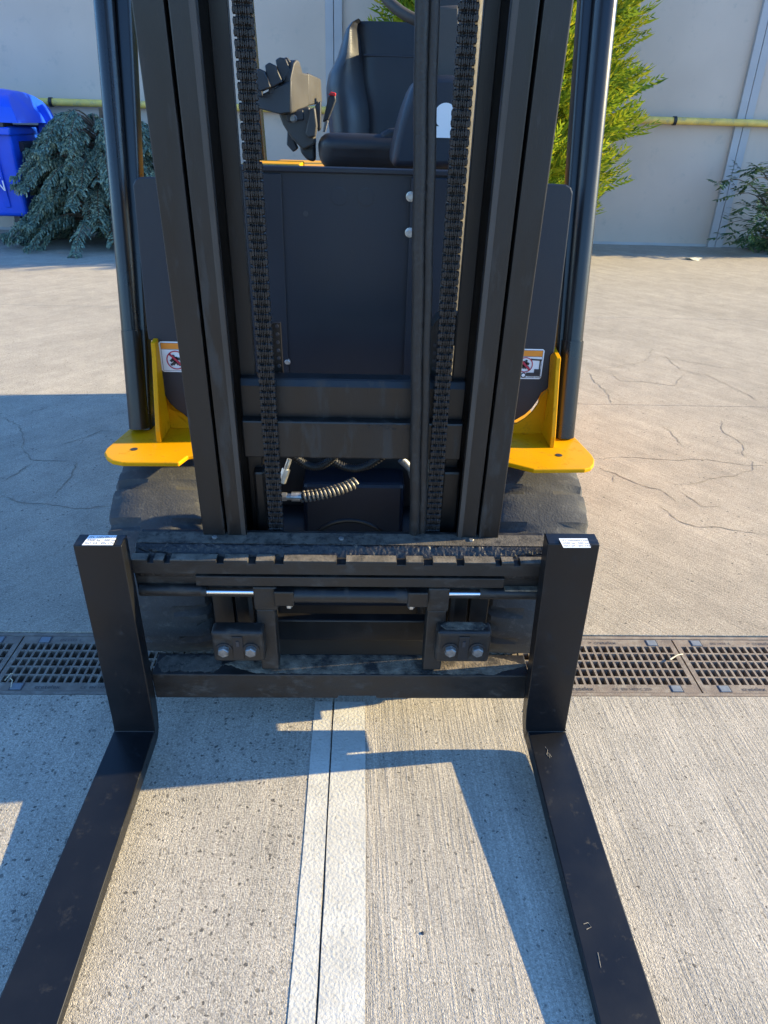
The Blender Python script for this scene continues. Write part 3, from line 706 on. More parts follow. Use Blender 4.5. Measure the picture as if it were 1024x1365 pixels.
# vertical plates that tie upper and lower bars
for (x0,x1,x2,x3) in ((338,370,345,369),(570,599,567,592)):
    mb = MB(); mb.mbox(mu(x0,800,.052), mu(x1,800,.052), .052, .085, mw(815,.052), mw(784,.052)); mb.mbox(mu(x2,850,.056), mu(x3,850,.056), .056, .10, mw(893,.056), mw(815,.052)); mb.build('carriage_upright', m_steel, fl, bev=.004)
# unseen end plates behind the fork shanks, added to block sun between the bars
for u0_, u1_ in ((-.548,-.532),(.428,.446)):
    mb = MB(); mb.mbox(u0_, u1_, .0425, .088, .18, .555); mb.build('shading_end_plate', m_steel, fl, bev=.003)
# lower bar
lt0, lt1 = mw(900,.045), mw(876,.116)
mb = MB(); xa = mu(205,915,.045); xb = mu(703,915,.045); n1 = mu(450,930,.045); n2 = mu(502,930,.045); wbm = mw(931,.045)
mb.prism([M(u,.045,w) for u, w in ((xa,wbm),(n1,wbm),(n1+.003,wbm+.009),(n2-.003,wbm+.009),(n2,wbm),(xb,wbm),(xb,lt0),(xa,lt0))], EV*.072)
mb.build('carriage_lower_bar', m_steel, fl, bev=.003)
# dirt caked on top of the lower bar: an uneven sheet of crumbs
def dirt_sheet(u0, u1, v0, v1, w, name, m, amp, rag=.35, nu=300, nv=24):
    """a continuous skin of dried dirt with ragged borders and crumbs"""
    from mathutils import noise as NZ
    mb = MB(); vs = []
    for i in range(nu+1):
        f = i/nu; u = u0+(u1-u0)*f; e = min(1, min(f, 1-f)*9)
        a_ = v0+(v1-v0)*rag*abs(NZ.noise(Vector((u*38, 1.3, 0)))+.4*NZ.noise(Vector((u*150, 4.3, 0))))+(v1-v0)*.45*(1-e)
        b_ = v1-(v1-v0)*rag*abs(NZ.noise(Vector((u*33, 7.3, 2)))+.4*NZ.noise(Vector((u*140, 9.3, 0))))-(v1-v0)*.45*(1-e)
        for j in range(nv+1):
            g_ = j/nv; v = a_+(b_-a_)*g_
            q = NZ.noise(Vector((u*60, v*60, 3.1)))*.55+NZ.noise(Vector((u*190, v*190, 1.7)))*.45
            k_ = min(1, min(g_, 1-g_)*6)
            vs.append(M(u, v, w(v)+.0004+k_*(.0008+amp*(.5+q))))
    fs = [(i*(nv+1)+j, (i+1)*(nv+1)+j, (i+1)*(nv+1)+j+1, i*(nv+1)+j+1) for i in range(nu) for j in range(nv)]
    mb.add(vs, fs); return stuff(mb.build(name, m, fl, fixn=False, smooth=True))
lwt = lambda v: lt0
dirt_sheet(mu(300,888,.08), xb-.004, .047, .114, lwt, 'caked_dirt', m_bartop, .0012, .10, 620, 30)
dirt_sheet(xa+.004, mu(300,888,.08)-.001, .05, .112, lwt, 'caked_dirt', m_film, .0006, .3, 100, 16)
dirt_sheet(UL+.01, UR-.01, .067, .089, lambda v: pC[1]+(pB[1]-pC[1])*(v-.066)/.022, 'greasy_crumbs', m_grime, .004, .25, 520, 14)
mb = MB(); a = mp(580,915,.0445)
for (x, y) in ((287,719),(628,720),(455,723)):
    q = mp(x,y,.11); mb = MB(); mb.hexbolt(M(q[0],.108,pB[1]+(pA[1]-pB[1])*.5), EW, .006, .005); mb.build('set_screw', m_bolt, fl)
# roller / hook brackets with two bolts each
for (x0,x1,y0,y1,bx) in ((280,354,843,883,(299,335)),(583,651,843,884,(600,636))):
    a = mp(x0,y0,.022); b = mp(x1,y1,.022); mb = MB(); mb.mbox(a[0], b[0], .022, .062, b[1], a[1]-.0)
    o = mb.build('lower_hook', m_steel, fl, bev=.009, seg=3)
    um = (a[0]+b[0])/2; mb = MB(); mb.mbox(um-.012, um+.012, .0195, .0218, b[1]+.012, a[1]-.012); mb.build('hook_rib', m_black, o, bev=.001)
    mb = MB(); mb.box(um-.0035, um+.0035, .018, .0192, (a[1]+b[1])/2+.006, (a[1]+b[1])/2+.022, M); mb.build('hook_slot', m_ink, o)
    for x in bx:
        q = mp(x,865,.022); mb = MB(); mb.ring(M(q[0],.0225,q[1]), -EV, Vector((1,0,0)), EW, .0185, .004, 24); mb.build('washer', m_black, o, smooth=True)
        mb = MB(); mb.ring(M(q[0],.019,q[1]), -EV, Vector((.92,0,0))+EW*.39, EW*.92-Vector((.39,0,0)), .0135, .013, 6); mb.build('hex_bolt', m_bolt, o)
    if x0 > 500: 
        dirt_sheet(a[0]+.009, b[0]-.009, .029, .058, lambda v: a[1], 'caked_dirt', m_bartop, .0010, .12, 140, 30)

# ---- forks
ZB = lambda Y: 0.075-0.066*(1.277-Y)
def top_pt(x, y):
    """point of the blade's upper surface seen at this photo position"""
    o = Vector((0,0,H)); d = ray(x, y); t = (ZB(0)-H)/(d.z-0.066*d.y); return o+d*t
def fork(sh, bl, lab, label):
    """sh: shank corners TL TR BR BL in the photo; bl: blade edge points left/right at heel and near the frame"""
    t_ = bpy.data.objects.new('fork', None); C.objects.link(t_); t_.parent = fl; t_['label'] = label
    tl, tr, br, bl_ = [mp(x, y, 0.0) for x, y in sh]
    wtop = (tl[1]+tr[1])/2
    wbn = 0.150
    def ue(w, a, b): return b[0]+(a[0]-b[0])*(w-b[1])/(a[1]-b[1])
    mb = MB()
    # cross-sections from the shank top down round the heel and out along the blade
    secs = []
    for w in (wtop, 0.52, 0.40, 0.28, wbn):
        uL, uR = ue(w, tl, bl_), ue(w, tr, br); secs.append((M(uL,0,w), M(uR,0,w), M(uR,.040,w), M(uL,.040,w)))
    hl, hr, fl_, fr_ = [top_pt(x, y) for x, y in bl]
    dL = (fl_-hl); dR = (fr_-hr); dL /= dL.length; dR /= dR.length
    nrm = Vector((0, math.sin(math.atan(-.066)), math.cos(math.atan(-.066))))
    uL, uR = ue(wbn, tl, bl_), ue(wbn, tr, br)
    # inner bend: centre of arc
    for k in range(1, 7):
        a = math.pi/2*k/6
        # blend from shank foot to heel
        s = math.sin(a); c = 1-math.cos(a)
        foot = M(0,0,wbn)
        def arc(u, hp, outer):
            p0 = Vector((u, foot.y, foot.z)); p2 = hp.copy(); 
            p1 = Vector((u+(hp.x-u)*.4, foot.y+.004, ZB(foot.y)+.001))
            tt = k/6; q = p0*(1-tt)**2+p1*2*tt*(1-tt)+p2*tt*tt
            if outer:
                n_ = (EV*math.cos(a)-nrm*math.sin(a)).normalized(); q = q+n_*.040
            return q
        secs.append((arc(uL,hl,0), arc(uR,hr,0), arc(uR,hr,1), arc(uL,hl,1)))
    LB = 1.07
    for k in range(1, 12):
        s = k/11; th = .040-.028*s
        a_ = hl+dL*LB*s; b_ = hr+dR*LB*s
        if s > .8: 
            q = (s-.8)/.2; mid = (a_+b_)/2; a_ = a_.lerp(mid, q*q*.55); b_ = b_.lerp(mid, q*q*.55)
        secs.append((a_, b_, b_-nrm*th, a_-nrm*th))
    vs = [p for s_ in secs for p in s_]; fs = [(0,1,2,3), tuple(len(vs)-4+i for i in (3,2,1,0))]
    for i in range(len(secs)-1):
        for k in range(4): fs.append((i*4+k, i*4+(k+1) % 4, i*4+4+(k+1) % 4, i*4+4+k))
    mb.add(vs, fs); o = mb.build('fork_arm', m_fork, t_, bev=.0045, seg=3, smooth=True)
    # chamfered top cap with pale label
    mb = MB(); uL, uR = tl[0], tr[0]
    q = []
    for (x, y) in lab:
        d = ray(x, y); o_ = Vector((0,0,H)); pp = M(0,0,wtop+.0032); tt = (pp-o_).dot(EW)/d.dot(EW); q.append(o_+d*tt)
    mb.prism(q, EW*.0006); lbx = mb.cur
    ex = (q[1]-q[0]).normalized(); ey = (q[3]-q[0]).normalized(); wd = (q[1]-q[0]).length; hd = (q[3]-q[0]).length
    mb.cur = 1
    for i, tx in enumerate(('ITL 100x40x1150  02/24', '2500 kg / 500 mm', 'ISO 2A   EN 1726')):
        text_mesh(mb, tx, q[0]+ex*wd*.06+ey*hd*(.70-.3*i)+EW*.0009, ex, EV, hd*.24)
    mb.build('label_sticker', [m_white, m_ink], t_, fixn=False)
    # locking pin block behind the top
    mb = MB(); um = (uL+uR)/2; mb.mbox(um-.02, um+.02, .0405, .06, wtop-.085, wtop-.02); mb.build('fork_hook', m_fork, t_, bev=.003)
    return t_
def scratch(pix):
    mb = MB(); mb.tube([top_pt(*q)+Vector((0,0,.0006)) for q in pix], .0007, 5); mb.build('scratch', m_worn, fl)
scratch([(727,996),(730,1000),(729,1006),(733,1011),(731,1003),(735,1009)])
scratch([(778,1232),(784,1230),(788,1236),(782,1239)]); scratch([(797,1270),(801,1290)])
fork([(97,727),(162,727.5),(206,965),(150.5,964)], [(151.5,975),(206,975),(0,1328),(89,1328)], [(109.3,726.8),(150.6,726.8),(156.3,713.9),(119.4,713.6)], 'left fork with its blade in the sun and a bluish label')
fork([(731,724),(800,727),(755.5,964),(700,964)], [(703.5,975),(754.5,975),(800,1365),(883,1365)], [(751.2,730.2),(787.7,730.2),(782.8,718),(745,718)], 'right fork with scratches on its heel and a crooked label')

# ---- drive axle, motor cover, frame underneath
mb = MB(); a = P(404,642,1.80); b = P(536,715,1.80); mb.box(a.x, b.x, 1.78, 2.0, .22, P(470,641,1.8).z); ax = mb.build('axle_housing', m_cowl, fl, bev=.012)
c = P(466,742,1.777); mb = MB(); n = 40
rx_ = P(516,725,1.777).x-c.x; rz_ = P(466,694,1.777).z-c.z
pts = [(c.x+rx_*1.15*math.cos(2*math.pi*i/n), 1.779, c.z+rz_*math.sin(2*math.pi*i/n)) for i in range(n+1)]
mb.tube(pts, .006, 8, cap=False); mb.build('cover_ring', m_mast, ax, smooth=True)
mb = MB(); mb.box(-.372,.322,1.575,1.60,.03,.25); mb.build('skid_plate', m_black, fl, bev=.01)
mb = MB(); mb.box(-.372,.322,1.885,1.90,.03,.84); mb.build('bulkhead', m_black, fl)
mb = MB(); mb.box(-.20,.12,1.605,1.66,.17,.31); mb.box(-.06,.04,1.59,1.605,.20,.29); mb.build('valve_block', m_mast, fl, bev=.008)
mb = MB(); mb.tube([(-.40,1.86,.30),(.36,1.86,.30)], .085, 18); mb.build('axle_tube', m_black, fl, smooth=True)
mb = MB(); mb.box(-.28,.24,2.0,2.02,.16,.75); mb.box(-.36,.32,2.02,3.2,.16,1.0); mb.build('chassis_frame', m_black, fl, bev=.01)
# hydraulic fittings and hoses under the cross member
def arcpts(a, b, sag, n=16, dy=0):
    return [a.lerp(b, i/n)+Vector((0, dy*math.sin(math.pi*i/n), -sag*math.sin(math.pi*i/n))) for i in range(n+1)]
Yh = 1.56
a, b = P(376,662,Yh), P(402,662,Yh); mb = MB(); mb.tube([a, a.lerp(b,.25)], .0115, 6); mb.tube([a.lerp(b,.22), a.lerp(b,.55)], .009, 14); mb.tube([a.lerp(b,.5), b], .0125, 14); mb.build('hose_fitting', m_zinc, fl, smooth=True)
c = P(474,643,Yh+.03); mid = P(440,660,Yh); pts = []
for i in range(21):
    s = i/20; pts.append(b*(1-s)**2+mid*2*s*(1-s)+c*s*s)
mb = MB(); mb.tube(pts, .0075, 10); hs = mb.build('hydraulic_hose', m_hose, fl, smooth=True)
mb = MB(); hp = []; turns = 14
for i in range(turns*12+1):
    s = i/(turns*12); q = b*(1-s)**2+mid*2*s*(1-s)+c*s*s; d = ((mid-b)*(1-s)+(c-mid)*s).normalized(); n1_ = d.cross(Vector((0,0,1))).normalized(); n2_ = d.cross(n1_); a_ = 2*math.pi*i/12
    hp.append(q+(n1_*math.cos(a_)+n2_*math.sin(a_))*.0112)
mb.tube(hp, .0044, 8); mb.build('spring_guard', m_guard, hs, smooth=True)
a, b = P(386,612,Yh), P(376,643,Yh-.01); mb = MB(); mb.tube([a, a.lerp(b,.45)], .006, 10); mb.tube([a.lerp(b,.42), b], .010, 6); mb.build('hose_fitting', m_zinc, fl, smooth=True)
for (p0, p1, sg, yy) in (((390,606),(450,604),.035,1.58),((432,606),(515,604),.04,1.60)):
    mb = MB(); pts = arcpts(P(*p0,yy), P(*p1,yy), sg, 24); mb.tube(pts, .0085, 10); o = mb.build('hydraulic_hose', m_hose, fl, smooth=True)
    mb = MB()
    for i in range(1, 24): mb.tube([pts[i]+(pts[i+1 if i < 24 else i]-pts[i])*.1, pts[i].lerp(pts[min(i+1,24)], .5)], .0105, 10)
    mb.build('hose_sleeve', m_hose, o)
mb = MB(); mb.tube([P(535,612,1.62), P(548,625,1.62), P(556,650,1.60)], .011, 10); mb.build('hydraulic_hose', m_bolt, fl, smooth=True)

# ---- tyres
def tyre(xo, xi, yc, r, flip):
    c = ((xo+xi)/2, yc, r+.004); hw = abs(xo-xi)/2; t_ = bpy.data.objects.new('wheel', None); C.objects.link(t_); t_.parent = fl
    prof = [(-hw*.75, r*.55), (-hw*.95, r*.66), (-hw, r*.80), (-hw, r*.90), (-hw*.93, r*.965), (-hw*.72, r*.995), (-hw*.3, r), (0, r), (hw*.3, r), (hw*.72, r*.995), (hw*.93, r*.965), (hw, r*.90), (hw, r*.80), (hw*.95, r*.66), (hw*.75, r*.55)]
    mb = MB(); seg = 160
    def fn(i, j, x, rr):
        ph = j % 10
        if ph < 2 and i in (2,3,4,5,9,10,11,12): rr -= .018
        if 5 <= ph < 6 and i in (4,10): rr -= .012
        if i in (3,4,10,11): x += random.uniform(-.0012,.0012)
        return x, rr+ (random.uniform(-.0006,.0006) if 3 < i < 11 else 0)
    mb.lathe_x(c, prof, seg, fn); mb.build('tyre', m_rubber, t_, smooth=True)
    mb = MB(); mb.lathe_x(c, [(-hw*.75,.03),(-hw*.72,r*.45),(-hw*.8,r*.56),(hw*.8,r*.56),(hw*.72,r*.45),(hw*.75,.03)], 40); mb.build('rim', m_black, t_, smooth=True)
TY, TR = 1.768, .293
tyre(-.640, -.385, TY, TR, 0); tyre(.592, .335, TY, TR, 1)
tyre(-.46, -.30, 3.35, .23, 0); tyre(.42, .26, 3.35, .23, 1)

# ---- yellow fender plates with gussets and arch
ARCH_R = [(729,521),(722,528),(717,539),(709,550),(700,558),(688,565)]
ARCH_L = [(208,512),(213,516),(217,529),(224,541),(233,550),(243,556),(252,565)]
def fender(side):
    R2 = side > 0; zf = .655
    def g_(x, y): return G(x, y, zf)
    if R2: pix = [(655,600),(712,625.5),(780,625),(788,623),(792,618),(792.5,612),(789,606),(769,585),(690,560)]
    else: pix = [(290,604),(250,607.5),(238,616.5),(162,616),(149,613.5),(142,609),(139,603),(142,597.5),(171,573),(255,552)]
    pts = [g_(*q) for q in pix]
    yb = 1.83
    if R2: pts[0] = Vector((.33, pts[1].y+.06, zf)); pts[-1] = Vector((.33, yb, zf)); pts.insert(len(pts)-1, Vector((pts[-2].x-.01, yb, zf)))
    else: pts[0] = Vector((-.37, pts[2].y+.06, zf)); pts[-1] = Vector((-.37, yb, zf)); pts.insert(len(pts)-1, Vector((pts[-2].x+.01, yb, zf)))
    # round the outer front corner
    mb = MB(); mb.prism([p for p in pts], (0,0,-.012)); pl_ = mb.build('fender_plate', m_yellow, fl, bev=.003)
    # bolt hole in the plate
    q = g_(745,607) if R2 else g_(179,599)
    hb = MB(); hb.ring(q+Vector((0,0,.0005)), Vector((0,0,1)), Vector((1,0,0)), Vector((0,1,0)), .009, .0006, 16); hb.build('bolt_hole', m_ink, pl_)
    # upright gusset plate, tapering to its top
    gx = G(736,597,zf) if R2 else G(212,590,zf)
    zt_ = P(736,476,1.78).z if R2 else P(201,456,1.78).z; th = .006
    prf = [(gx.y, zf),(gx.y+.002, zf+.03),(1.768, zt_-.03),(1.774, zt_),(1.90, zt_+.02),(1.90, zf)]
    mb = MB(); mb.prism([(gx.x-th, y, z) for y, z in prf], (2*th,0,0)); mb.build('gusset_plate', m_yellow, fl, bev=.002)
    # wheel arch sheet behind, its upper edge a hollow curve
    ya = 1.812; tr_ = ARCH_R if R2 else ARCH_L
    arc_ = [P(x, y, ya) for x, y in tr_]; xo = gx.x; xi = .31 if R2 else -.355
    poly = [Vector((xo,ya,zf-.004))]+[Vector((xo,ya,arc_[0].z+.01))]+arc_+[Vector((xi,ya,arc_[-1].z-.02)), Vector((xi,ya,zf-.004))]
    mb = MB(); mb.prism(poly, (0,.008,0)); mb.build('wheel_arch', m_yellow, fl, bev=.002)
    mb = MB(); mb.box(min(xo,xi), max(xo,xi), yb-.02, yb+.35, zf-.014, zf-.001); mb.build('mudguard_floor', m_yellow, fl)
fender(1); fender(-1)

# ---- overhead guard: front pillars lean back
LEAN = 0.194
def pil(x, y, off=0.0):
    o = Vector((0,0,H)); d = ray(x, y); yb = 1.765+off; # plane Y = yb + LEAN*(z-.655)
    t = (yb+LEAN*(H-.655))/(d.y-LEAN*d.z); return o+d*t
def pillar(cen, wpx, dep, off, y0, y1, name, m, bev, parent=None, ext=0.0):
    """cen: function of photo row -> centre column"""
    a = pil(cen(y1), y1, off); b = pil(cen(y0), y0, off); wa = abs(pil(cen(y1)+wpx(y1)/2, y1, off).x-pil(cen(y1)-wpx(y1)/2, y1, off).x)
    wb_ = abs(pil(cen(y0)+wpx(y0)/2, y0, off).x-pil(cen(y0)-wpx(y0)/2, y0, off).x)
    d = (b-a); b = b+d.normalized()*ext; dn = Vector((0, 1, -LEAN)).normalized()*dep
    mb = MB(); rr_ = bev*1.0; ring = []
    def sec(o_, w_):
        out = []; hx, hy = w_/2, dep/2; r_ = min(rr_, hx*.98, hy*.98)
        for (sx, sy, a0) in ((1,-1,-90),(1,1,0),(-1,1,90),(-1,-1,180)):
            for k in range(7):
                an = R_(a0+15*k); out.append(o_+Vector((sx*(hx-r_)+r_*math.cos(an), 0, 0))+dn.normalized()*(hy+sy*(hy-r_)+r_*math.sin(an)))
        return out
    A_, B_ = sec(a, wa), sec(b, wb_); n_ = len(A_)
    mb.add(A_+B_, [(i, (i+1) % n_, n_+(i+1) % n_, n_+i) for i in range(n_)]+[tuple(range(n_))[::-1], tuple(range(n_, 2*n_))])
    return mb.build(name, m, parent or fl, smooth=True)
lin = lambda x0, x1: (lambda y: x0+(x1-x0)*y/585.0)
con_ = lambda a, b: (lambda y: a+(b-a)*y/585.0)
# left
pillar(lin(134.0,182.5), con_(26,23), .085, 0, 0, 572, 'guard_pillar', m_pillar, .022, ext=.62)
pillar(lin(163.0,196.0), con_(25,12), .05, .03, 0, 576, 'guard_pillar_flange', m_pillar, .008, ext=.60)
pillar(lin(134.5,182.8), con_(28,25), .09, -.004, 441, 573, 'pillar_sleeve', m_pillar, .022)
# right
pillar(lin(811.0,754.5), con_(33,24), .085, 0, 0, 584, 'guard_pillar', m_pillar, .022, ext=.62)
pillar(lin(784.5,739.5), con_(22,9), .05, .03, 0, 586, 'guard_pillar_flange', m_pillar, .008, ext=.60)
pillar(lin(811.5,754.8), con_(34,26), .09, -.004, 455, 585, 'pillar_sleeve', m_pillar, .022)
# roof, rear pillars, hood, counterweight (mostly above and behind what is seen)
rz = 2.10
mb = MB()
mb.box(-.55,-.48,2.05,3.55,rz,rz+.06); mb.box(.44,.51,2.05,3.55,rz,rz+.06); mb.box(-.55,.51,2.02,2.08,rz,rz+.06); mb.box(-.55,.51,3.5,3.57,rz,rz+.06)
for k in range(7): mb.box(-.42+k*.135,-.39+k*.135,2.08,3.5,rz+.01,rz+.05)
mb.build('overhead_guard_roof', m_pillar, fl, bev=.008)
for x in (-.50,.46):
    mb = MB(); mb.hexa([(x-.03,3.75,1.2),(x+.03,3.75,1.2),(x+.03,3.85,1.2),(x-.03,3.85,1.2)],[(x-.03,3.47,rz),(x+.03,3.47,rz),(x+.03,3.55,rz),(x-.03,3.55,rz)]); mb.build('rear_guard_pillar', m_pillar, fl, bev=.012)
mb = MB(); mb.box(-.50,.46,3.25,3.99,.18,1.22); mb.build('counterweight', m_yellow, fl, bev=.09, seg=4)
mb = MB(); mb.box(-.47,.43,2.62,3.24,.20,1.08); mb.build('battery_hood', m_yellow, fl, bev=.04, seg=3)
mb = MB(); mb.box(-.50,.46,2.03,2.62,.30,.62); mb.build('floor_step', m_black, fl, bev=.01)

# ---- front cowl
YC = 1.80
zt_ = P(470,223,YC).z
def cowl():
    pl_, pr_ = P(184,300,YC).x, P(758,300,YC).x
    L = [];
    zl = P(190,236,YC).z
    zr = P(750,246,YC).z
    zcut = .655+.245
    poly = [(pl_, zl-.018), (pl_+.006, zl-.006), (pl_+.018, zl), (-.335, zl+.004), (-.325, zt_), (.292, zt_), (.302, zr+.004), (pr_-.018, zr), (pr_-.006, zr-.006), (pr_, zr-.018),
            (P(741,455,YC).x, P(741,455,YC).z), (P(739,470,YC).x, P(739,470,YC).z)]
    for x, y in [(734,474),(731,518),(722,524),(717,534),(709,545),(700,553),(688,560)]: q = P(x,y,YC); poly.append((q.x, q.z))
    q = P(670,566,YC); poly += [(q.x, q.z), (.27,.60), (-.31,.60)]; q = P(268,562,YC); poly.append((q.x, q.z))
    for x, y in [(252,559),(243,551),(234,545),(225,536),(218,524),(214,512),(208,508),(203,454),(198,453),(196,440)]: q = P(x,y,YC); poly.append((q.x, q.z))
    mb = MB(); mb.prism([(x, YC, z) for x, z in poly], (0,.010,0)); o = mb.build('cowl', m_cowl, fl, bev=.003, seg=2)
    # raised lip along the top and stepped centre panel
    a = P(322,228,YC-.012); b = P(640,229,YC-.012)
    mb = MB(); mb.box(a.x, b.x, YC-.010, YC-.001, P(470,231.5,YC).z, zt_-.001); mb.build('cowl_lip', m_cowl, o, bev=.003)
    xa_ = P(388,400,YC).x
    mb = MB(); mb.box(a.x, xa_-.012, YC-.005, YC-.001, .80, P(470,233.5,YC).z); mb.build('cowl_side_panel', m_cowl, o, bev=.0035, seg=3)
    mb = MB(); q1 = P(548,235,YC).x; mb.box(q1, b.x, YC-.008, YC-.001, .80, P(470,233.5,YC).z); mb.build('service_cover', m_cowl, o, bev=.004)
    for (x, y) in ((547.5,262),(546,310),(628,263),(626,311)):
        q = P(x,y,YC-.008); mb = MB(); mb.hexbolt(q, (0,-1,0), .0082, .006, 6); mb.build('cover_screw', m_zinc, o)
    for (x, y) in ((383,482),(383.5,503)):
        q = P(x,y,YC-.001); mb = MB(); mb.hexbolt(q, (0,-1,0), .0065, .006, 12); mb.build('cowl_screw', m_zinc, o)
    q = P(407.5,285,YC); mb = MB(); mb.ring(q+Vector((0,-.0008,0)), Vector((0,-1,0)), Vector((1,0,0)), Vector((0,0,1)), .006, .0004, 14); mb.build('screw_hole', m_ink, o)
    for (x, y) in ((452,262),(488,263)):
        q = P(x,y,YC); mb = MB(); mb.ring(q+Vector((0,-.0004,0)), Vector((0,-1,0)), Vector((1,0,0)), Vector((0,0,1)), .020, .001, 24); mb.build('blanking_plug', m_cowl, o)
    # warning labels
    def warning(quad, kind):
        Yl = YC-.0015
        q = [P(x,y,Yl) for x, y in quad]; wd = .108 if kind == 'l' else .104
        x1 = q[1].x; x0 = q[0].x; z1 = q[0].z; z0 = q[3].z
        if kind == 'r': x0 = x1-.075
        else: x1 = x0+.095
        def T(a, b, dy=0): return Vector((x0+(x1-x0)*a, Yl-dy, z0+(z1-z0)*b))
        def rect(mb, a0, a1, b0, b1, dy): mb.add([T(a0,b0,dy),T(a1,b0,dy),T(a1,b1,dy),T(a0,b1,dy)], [(0,1,2,3)])
        mb = MB()
        mb.add([T(.06,0),T(.94,0),T(1,.05),T(1,.95),T(.94,1),T(.06,1),T(0,.95),T(0,.05)], [tuple(range(8))])
        mb.cur = 1; rect(mb, .05,.95,.76,.95, .0006)
        mb.cur = 2
        for rr_ in ((.05,.95,.745,.757),(.05,.95,.95,.96),(.045,.055,.05,.955),(.945,.955,.05,.955),(.05,.95,.045,.055)): rect(mb, *rr_, .0008)
        asp = (z1-z0)/(x1-x0)
        cx0, cz0, rad = (.42,.40,.26) if kind == 'l' else (.38,.48,.27)
        def disc(mb, ca, cb, ra, dy, n=28, inner=None):
            o_ = [T(ca+ra*math.cos(2*math.pi*i/n), cb+ra/asp*math.sin(2*math.pi*i/n), dy) for i in range(n)]
            if inner:
                i_ = [T(ca+inner*math.cos(2*math.pi*i/n), cb+inner/asp*math.sin(2*math.pi*i/n), dy) for i in range(n)]
                mb.add(o_+i_, [(i, (i+1) % n, n+(i+1) % n, n+i) for i in range(n)])
            else: mb.add(o_, [tuple(range(n))])
        def bar(mb, a0, b0, a1, b1, w, dy):
            A, B = T(a0,b0,dy), T(a1,b1,dy); n_ = (B-A).cross(Vector((0,1,0))).normalized()*w; mb.add([A-n_,B-n_,B+n_,A+n_], [(0,1,2,3)])
        mb.cur = 2
        if kind == 'l':
            disc(mb, cx0-.07, cz0+.125, .045, .0012, 14)
            for s_ in ((-.05,.08,.0,-.03,.007),(0,-.03,-.10,-.15,.004),(0,-.03,.06,-.15,.004),(-.04,.07,.17,.02,.0035),(-.05,.07,-.15,-.05,.0035),(.06,-.15,.12,-.16,.003),(-.10,-.15,-.16,-.15,.003),(.3,.18,.42,.18,.006),(.34,.1,.34,.24,.004)):
                bar(mb, cx0+s_[0], cz0+s_[1], cx0+s_[2], cz0+s_[3], s_[4], .0012)
        else:
            disc(mb, cx0+.03, cz0+.13, .045, .0012, 14)
            for s_ in ((.02,.09,-.05,0,.007),(-.05,0,-.10,-.12,.005),(-.05,0,.06,-.12,.004),(.02,.06,.14,.02,.0035),(0,.06,-.14,.0,.0035),(.06,-.12,.13,-.05,.004)):
                bar(mb, cx0+s_[0], cz0+s_[1], cx0+s_[2], cz0+s_[3], s_[4], .0012)
            rect(mb, .45,.94,.10,.22,.0009); rect(mb, .72,.94,.20,.34,.0009); bar(mb, .55,.66,.94,.64,.0022,.0009); bar(mb, .90,.64,.90,.34,.0018,.0009)
            disc(mb, cx0-.02, .13, .10, .0012, 16); 
            mb.cur = 0; disc(mb, cx0-.02, .13, .06, .0016, 14); mb.cur = 2
            text_mesh(mb, 'WARNING  STAND CLEAR', T(.08,.055,.0012), (1,0,0), (0,0,1), .0058)
        mb.cur = 3; disc(mb, cx0, cz0, rad, .0018, 32, rad*.88); bar(mb, cx0-rad*.68, cz0+rad*.68/asp, cx0+rad*.68, cz0-rad*.68/asp, .0028, .0018)
        mb.build('warning_label', [m_white, m_orange, m_ink, m_red], o, fixn=False, label='white and orange warning label with red prohibition circle, '+('walking figure' if kind == 'l' else 'figure under raised forks'))
    warning([(211,455),(245,455),(246,496),(216,495.5)], 'l')
    warning([(698,465),(726.5,465.5),(720,505.5),(695,505)], 'r')
cowl()
# yellow frame top behind the cowl, orange in the sun
a = P(319,219.5,2.06); b = P(414,214,2.3)
mb = MB(); zc = P(360,219.5,1.856).z-.003; mb.box(P(318,219,1.9).x, P(405,216,2.1).x, 1.856, 2.12, zc-.08, zc); mb.build('frame_top', m_yellow, fl, bev=.003)

# ---- dashboard pod and steering column
def solid(pix, Y, dep, name, m, bev=.01, seg=3, parent=None, zoff=0.0):
    mb = MB(); mb.prism([P(x,y,Y) for x, y in pix], (0,dep,zoff)); return mb.build(name, m, parent or fl, bev=bev, seg=seg, smooth=True)
pod = solid([(522,224),(523,207),(527,187),(532,166),(539,142),(547,121),(556,104),(570,100),(600,99),(636,106),(646,120),(652,160),(655,224)], 2.12, .26, 'dashboard_pod', m_cowl, .018, 4)
q = P(594,154,2.115); mb = MB(); mb.ring(q, Vector((0,-1,0)), Vector((1,0,0)), Vector((0,0,1)), .029, .0008, 28); mb.build('round_sticker', m_white, pod)
a, b = P(577,168,2.117), P(601,184,2.117); mb = MB(); mb.box(a.x, b.x, 2.1145, 2.1165, b.z, a.z); mb.build('white_sticker', m_white, pod)
solid([(582,112),(581,8),(613,6),(616,112)], 2.20, .05, 'steering_column', m_plast, .008)
solid([(556,60),(560,-40),(700,-40),(668,30),(650,60)], 2.30, .03, 'display_screen', m_plastd, .008)
c = P(590,-45,2.45); mb = MB(); n = 48
mb.tube([(c.x+.19*math.cos(2*math.pi*i/n), c.y+.12*math.sin(2*math.pi*i/n), c.z+.148*math.sin(2*math.pi*i/n)-.0) for i in range(n+1)], .0145, 12, cap=False)
mb.build('steering_wheel', m_plast, fl, smooth=True)

